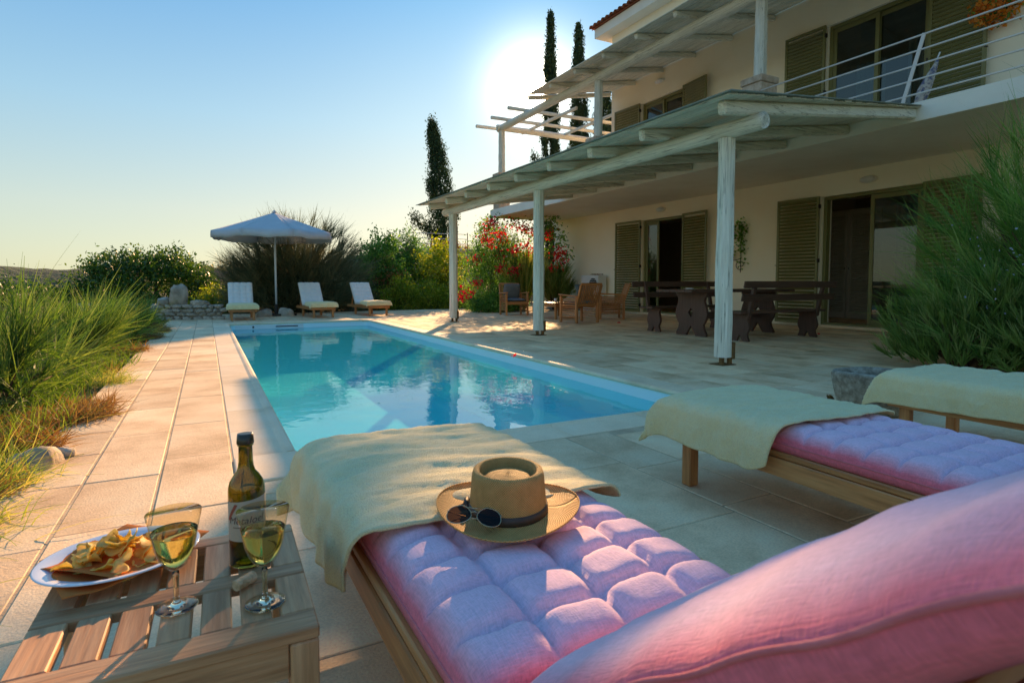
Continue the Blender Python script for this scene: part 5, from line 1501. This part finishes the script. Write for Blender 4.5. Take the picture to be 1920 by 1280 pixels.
crown = [(.0, .092)] + [(r_, .092+.004*(1-(r_/.05)**2) if r_ < .05 else .092-.012*((r_-.05)/.012)) for r_ in np.linspace(.006, .062, 12)] + [(.066, .086), (.068, .100), (.071, .110), (.0755, .1125), (.080, .109), (.0825, .10)] + [(.0825+.0075*t, .10*(1-t)+.003) for t in np.linspace(.1, 1, 14)]
crown = [(r_*1.02, z*.84+.0005) for r_, z in crown]
woven('crown', crown, hat, .93, 1.06, 104, 1250)
brim = [(.089, .003), (.095, .0015)] + [(.095+.070*t, .0015-.004*math.sin(math.pi*t)+.012*t**3) for t in np.linspace(.08, 1, 16)] + [(.1655, .0158), (.1645, .0172)]
woven('brim', brim, hat, .97, 1.05, 104, 1250, lambda a, r_: .010*(r_-.09)/.075*math.cos(2*a+.4)*(1 if r_ > .09 else 0))
M_BAND = pmat('dark_leather_band', (.035, .02, .012), (.07, .04, .022), scale=30, rough=.55)
bnd = MB(); bnd.lathe([(.0945, .002), (.0962, .003), (.0942, .021), (.0905, .0215)], 72, None, .94, 1.07); bnd.build('band', M_BAND, hat, smooth=True)
kn = MB(); kn.tube([(-.088, -.012, .006), (-.094, -.002, .018), (-.092, .008, .024), (-.097, .014, .010), (-.112, .022, .004)], [.004, .006, .007, .005, .002], 8); kn.build('band_knot', M_BAND, hat, smooth=True)

GP = Vector((.478, 1.075, .438))
gl = thing('sunglasses', 'aviator sunglasses with dark lenses lying on the hat brim', 'sunglasses', GP)
gz = Vector((-.22, -.52, .82)).normalized(); gxx = (rgt+Vector((0, -.12, 0))); gxx = (gxx-gz*gxx.dot(gz)).normalized(); gyy = gz.cross(gxx)
M_GOLD = pmat('thin_gold_metal', (.55, .42, .25), (.62, .50, .32), scale=5, rough=.25, metallic=1.0)
M_LENS = glassy('smoked_lens', (.10, .07, .05), .02)
gl.rotation_euler = Matrix((gxx, gyy, gz)).transposed().to_euler(); gl.scale = (.86, .86, .86)
def lens_outline(sx, n_=40):
    pts = []
    for k in range(n_):
        a = 2*math.pi*k/n_; x = .029*math.cos(a); y = .0245*math.sin(a)
        if y < 0: x += -.006*sx*(-y/.0245)*-1; y *= 1.05
        if x*sx > 0 and y > 0: y *= .92
        pts.append((sx*.0 + x + sx*.036, y, -.0035*(x/.029)**2))
    return pts
for sx in (-1, 1):
    pts = lens_outline(sx)
    cx_ = sx*.036; mb = MB()
    mb.add([(cx_, 0, .002)]+pts, [(0, 1+k, 1+(k+1) % len(pts)) for k in range(len(pts))]); lo_ = mb.build('lens', M_LENS, gl, smooth=True)
    MB().tube(pts+[pts[0], pts[1]], .0011, 6, caps=False).build('rim', M_GOLD, gl, smooth=True)
    MB().tube([(sx*.066, .010, -.003), (sx*.067, .008, -.007-.003*(sx > 0)), (sx*.02, .002, -.011-.003*(sx > 0)), (-sx*.04, -.006, -.010-.003*(sx > 0)), (-sx*.056, -.018, -.008-.003*(sx > 0))], [.0011, .0011, .001, .001, .0016], 6).build('temple', M_GOLD, gl, smooth=True)
MB().tube([(-.010, .006, .001), (0, .009, .003), (.010, .006, .001)], .0010, 6).build('bridge', M_GOLD, gl, smooth=True)
MB().tube([(-.018, .020, 0), (0, .0185, .002), (.018, .020, 0)], .0010, 6).build('brow_bar', M_GOLD, gl, smooth=True)

# ================================================================== SIDE TABLE AND WHAT STANDS ON IT
ZT = .34
st = thing('side_table', 'weathered slatted wooden side table beside the foreground lounger', 'table', (-.06, 1.23, .002), R(-1.2))
WW = lambda a: wood('weathered', a)
hx, hy, zt = .22, .232, ZT-.002
for y0, y1 in ((-hy, -hy+.060), (-.028, .020), (hy-.045, hy)):
    MB().box((-hx, y0, zt-.022), (hx, y1, zt), .003).build('long_board', WW(0), st)
ncol = 7; pitch = 2*hx/ncol
for row, (ya, yb) in enumerate(((-hy+.0615, -.0295), (.0215, hy-.0465))):
    for k in range(ncol):
        xa = -hx+pitch*k+.007*(k > 0); xb = -hx+pitch*(k+1)-.007*(k < ncol-1)
        MB().box((xa, ya, zt-.022), (xb, yb, zt-.0005-.0006*(k % 3)), .0025).build('slat', WW(1), st)
for sx in (-1, 1):
    for sy in (-1, 1): MB().box((sx*(hx-.024)-.023, sy*(hy-.024)-.023, 0), (sx*(hx-.024)+.023, sy*(hy-.024)+.023, zt-.0235), .003).build('leg', WW(2), st)
    MB().box((-hx+.0485, sx*(hy-.018)-.010, zt-.085), (hx-.0485, sx*(hy-.018)+.010, zt-.0235), .002).build('apron', WW(0), st)
    MB().box((sx*(hx-.018)-.010, -hy+.0485, zt-.085), (sx*(hx-.018)+.010, hy-.0485, zt-.0235), .002).build('apron', WW(1), st)

# wine bottle
M_BOTTLE = liquid('olive_bottle_glass', (.34, .30, .05), 0, 1.5)
M_WINE = liquid('white_wine', (.93, .80, .30), 0, 1.34)
M_STEM = liquid('smoky_glass_stem', (.90, .82, .60), 0, 1.45)
M_GLASS = glassy('smoky_drinking_glass', (.93, .87, .72), .02)
bo = thing('wine_bottle', 'green wine bottle with a pale label standing on the side table', 'bottle', (.062, 1.292, ZT+.001), R(-60))
BH = .268; BR = .0352
op = [(.0, .004), (.018, .003), (.028, .0), (BR-.003, .001), (BR, .005), (BR, .150), (BR*.985, .160), (BR*.90, .172), (BR*.70, .184), (BR*.50, .193), (.0150, .203), (.0138, .214), (.0132, .245), (.0132, .2452), (.0155, .2456), (.0158, .250), (.0155, .2555), (.0135, .256), (.0133, BH), (.0125, BH+.001)]
ip = [(.0108, BH), (.0106, .214), (.0122, .204), (BR*.47, .191), (BR*.66, .182), (BR*.86, .170), (BR*.94, .158), (BR*.945, .150), (BR*.945, .010), (.028, .006), (.0, .010)]
MB().lathe(op+ip, 56).build('glass_body', M_BOTTLE, bo, smooth=True)
wl_ = [(.0, .0112), (.0275, .0072), (BR*.935, .0115), (BR*.935, .118), (0, .118)]
MB().lathe(wl_, 56).build('wine', M_WINE, bo, smooth=True)
MB().lathe([(.0161, .249), (.0166, .250), (.0166, .2548), (.0150, BH+.0015), (.0128, BH+.002)], 40).build('neck_ring', pmat('dark_lip', (.03, .022, .012), (.05, .04, .02), rough=.3), bo, smooth=True)
M_PAPER = pmat('cream_label_paper', (.44, .38, .28), (.50, .44, .33), scale=20, rough=.7)
M_INK = pmat('brown_ink', (.10, .06, .05), (.13, .08, .06), rough=.7)
M_STRIPE = pmat('rust_label_stripe', (.30, .07, .04), (.36, .09, .05), rough=.7)
def wrap(a, z, r_): return (r_*math.cos(a), r_*math.sin(a), z)
LA0, LA1, LZ0, LZ1 = R(-112), R(62), .058, .140
def label_patch(name, a0, a1, zf0, zf1, rad, mat, na=40):
    P_ = [[wrap(a0+(a1-a0)*i/na, zf0(i/na), rad), wrap(a0+(a1-a0)*i/na, zf1(i/na), rad)] for i in range(na+1)]
    return MB().grid(P_).build(name, mat, bo, smooth=True)
label_patch('label', LA0, LA1, lambda t: LZ0, lambda t: LZ1-.004+.010*t, BR+.0004, M_PAPER)
pp = []
for i in range(13):
    t = i/12; a = LA0+R(6)+R(34)*t; z = LZ1-.040+.034*t
    pp.append([wrap(a, z, BR+.0007), wrap(a+R(11), z-.001, BR+.0007)])
MB().grid(pp).build('label_stripe', M_STRIPE, bo, smooth=True)
def bent_text(body, size, a_c, z, mat, shear=.25, name='lettering'):
    cu = bpy.data.curves.new('lettering', 'FONT'); cu.body = body; cu.size = size; cu.align_x = 'CENTER'; cu.shear = shear; cu.extrude = 0; cu.resolution_u = 3
    to = bpy.data.objects.new('lettering_tmp', cu); COL.objects.link(to)
    dg = bpy.context.evaluated_depsgraph_get(); me = bpy.data.meshes.new_from_object(to.evaluated_get(dg))
    bpy.data.objects.remove(to); bpy.data.curves.remove(cu)
    bm = bmesh.new(); bm.from_mesh(me); bmesh.ops.subdivide_edges(bm, edges=[e for e in bm.edges if e.calc_length() > size*.15], cuts=2)
    for v in bm.verts:
        a = a_c + v.co.x/BR; v.co = Vector(wrap(a, z+v.co.y, BR+.0009))
    bm.to_mesh(me); bm.free(); me.name = name; me.materials.clear(); me.materials.append(mat)
    return link(name, me, bo)
bent_text('Metaloel', .0205, R(-38), .094, M_INK)
MB().grid([[wrap(R(-80)+R(80)*i/20, .086, BR+.0008), wrap(R(-80)+R(80)*i/20, .0872, BR+.0008)] for i in range(21)]).build('label_rule', M_INK, bo)

def wine_glass(label, loc, level):
    g_ = thing('wine_glass', label, 'glass', loc, 0, 'two glasses of white wine')
    bowl_o = [(.0055, .066), (.010, .070), (.018, .078), (.0265, .092), (.0325, .110), (.0365, .132), (.0405, .154), (.0445, .173)]
    bowl_i = [(.0438, .1732), (.0398, .154), (.0358, .132), (.0313, .110), (.0252, .093), (.0165, .0805), (.008, .0745), (0, .0735)]
    foot = [(0, .0012), (.030, .0008), (.0335, .0004), (.0345, .0014), (.0335, .0026), (.022, .0042), (.010, .0068), (.0052, .012), (.0042, .022), (.0045, .040), (.0052, .056)]
    MB().lathe(foot+[(.0055, .0655), (.0, .0660)], 56).build('stem', M_STEM, g_, smooth=True)
    MB().lathe([(0, .0675)]+bowl_o[1:], 56).build('bowl', M_GLASS, g_, smooth=True)
    pts = [(r_-.0004, z+.0003) for r_, z in bowl_i[::-1] if z < level]
    rl_ = np.interp(level, [z for r_, z in bowl_i[::-1]], [r_ for r_, z in bowl_i[::-1]])-.0004
    MB().lathe([(0, .0739)]+pts[1:]+[(rl_, level), (0, level)], 56).build('wine', M_WINE, g_, smooth=True)
wine_glass('wine glass standing in front of the plate of crisps', (-.062, 1.168, ZT+.001), .140)
wine_glass('wine glass standing in front of the bottle', (.079, 1.108, ZT+.001), .138)
ck = thing('cork', 'wine cork lying on the side table by the bottle', 'cork', (.050, 1.188, ZT+.0115), R(38))
M_CORK = pmat('cork', (.40, .25, .12), (.58, .40, .22), (.66, .50, .32), scale=90, rough=.85, bump=.4, bscale=200)
MB().tube([(-.021, 0, 0), (-.020, 0, 0), (.020, 0, 0), (.021, 0, 0)], [.0096, .0105, .0105, .0096], 20).build('stopper', M_CORK, ck, smooth=False)

# plate with napkins and crisps
PLC = Vector((-.168, 1.388, ZT+.001))
pl = thing('plate', 'white oval china plate of crisps on the side table', 'plate', PLC, R(14))
M_CHINA = pmat('white_china', (.74, .76, .80), (.78, .80, .84), scale=6, rough=.15)
MB().lathe([(0, .003), (.06, .003), (.064, .0), (.068, .003), (.085, .010), (.118, .024), (.134, .0285), (.1352, .0305), (.132, .0315), (.115, .0275), (.084, .0135), (.066, .0075), (0, .0065)], 64, None, 1.06, .92).build('dish', M_CHINA, pl, smooth=True)
M_NAP = pmat('orange_paper_napkin', (.72, .20, .03), (.82, .27, .05), scale=8, rough=.85, transl=.3)
def napkin(label, rz, off, lift, seed):
    P_ = []
    for i in range(19):
        row = []
        for j in range(19):
            x, y = (i/18-.5)*.21, (j/18-.5)*.21; d = math.hypot(x, y)
            z = .0125+.16*max(0, d-.055)**1.15*(1+.5*math.sin(math.atan2(y, x)*4+seed)) + .0025*math.sin(x*60+seed)+lift
            row.append((x, y, z))
        P_.append(row)
    o = MB().grid(P_).build('napkin', M_NAP, None, smooth=True); o.location = PLC+Vector(off); o.rotation_euler = (0, 0, rz)
    sm = o.modifiers.new('thick', 'SOLIDIFY'); sm.thickness = .0008
    tag(o, label, 'napkin', 'orange napkins on the plate')
napkin('orange paper napkin lying lower on the plate of crisps', R(20), (-.008, -.012, .003), 0, 1)
napkin('orange paper napkin lying on top under the crisps', R(52), (.012, .016, .005), .004, 2)
M_CRISP = pmat('potato_crisp', (.82, .54, .08), (.94, .74, .20), (.96, .82, .34), scale=45, rough=.5, bump=.5, bscale=140, rand=.12, bdist=.002, transl=.55)
rc = random.Random(17)
def crisp_mesh(seed):
    r = random.Random(seed); nr, na = 5, 18; P_ = [(0, 0, 0)]; F_ = []
    ph, am, cu_ = r.uniform(0, 6), r.uniform(.05, .12), r.uniform(12, 24); rx, ry = r.uniform(.019, .025), r.uniform(.015, .020)
    for i in range(1, nr+1):
        for k in range(na):
            a = 2*math.pi*k/na; q_ = i/nr*(1+am*math.sin(3*a+ph))
            x, y = rx*q_*math.cos(a), ry*q_*math.sin(a)
            P_.append((x, y, cu_*(x*x-.7*y*y)+.0016*math.sin(x*420+ph)*i/nr+.0018*(i == nr)*math.sin(5*a+ph)))
    F_ += [(0, 1+k, 1+(k+1) % na) for k in range(na)]
    for i in range(nr-1):
        for k in range(na): F_.append((1+i*na+k, 1+(i+1)*na+k, 1+(i+1)*na+(k+1) % na, 1+i*na+(k+1) % na))
    return MB().add(P_, F_).mesh('crisp', M_CRISP, True)
cms = [crisp_mesh(s_) for s_ in range(8)]
for k in range(46):
    ring_ = (0 if k < 8 else (1 if k < 24 else 2)); a = rc.uniform(0, 6.28); d = (.018, .052, .085)[ring_]*rc.uniform(.6, 1.15)
    zz = (.050, .036, .022)[ring_]+rc.uniform(-.008, .008)
    o = link('crisp', cms[k % 8]); o.location = PLC+Vector((d*math.cos(a)*1.05, d*math.sin(a)*.9, zz)); o.rotation_euler = (rc.uniform(-.6, .6), rc.uniform(-.6, .6), rc.uniform(0, 6.28))
    s_ = rc.uniform(.85, 1.2); o.scale = (s_, s_, s_)
    sm = o.modifiers.new('thick', 'SOLIDIFY'); sm.thickness = .0011
    tag(o, 'thin golden potato crisp in the heap on the orange napkins', 'crisp', 'crisps heaped on the plate')

# fallen petals and leaves on the paving
rp_ = np.random.RandomState(3)
for k, (x, y, lab, mt) in enumerate(((9.55, 6.5, 'red petal on the paving in front of the right-hand door', L_BOUG), (8.2, 10.4, 'red petal on the paving beside the slatted-back armchair', L_BOUG), (4.35, 2.85, 'dry leaf on the paving behind the stone planter', L_DRY), (1.25, 2.62, 'dry twig on the paving near the corner of the pool', L_DRY), (3.38, 6.35, 'small red petal on the edge of the pool', L_BOUG))):
    C = np.array([[0, 0, .008]])+rp_.normal(0, .02, (7, 3))*np.array([1, 1, .2]); C[:, 2] = np.abs(C[:, 2])+.004
    o = arr_obj('fallen_petal' if mt is L_BOUG else 'dry_leaf', leaf_arrays(rp_, C*(.35 if k == 3 else .8), .05 if k != 3 else .022, .03 if k != 3 else .006, 0), mt); o.location = (x, y, .002); tag(o, lab, 'petal' if mt is L_BOUG else 'leaf')
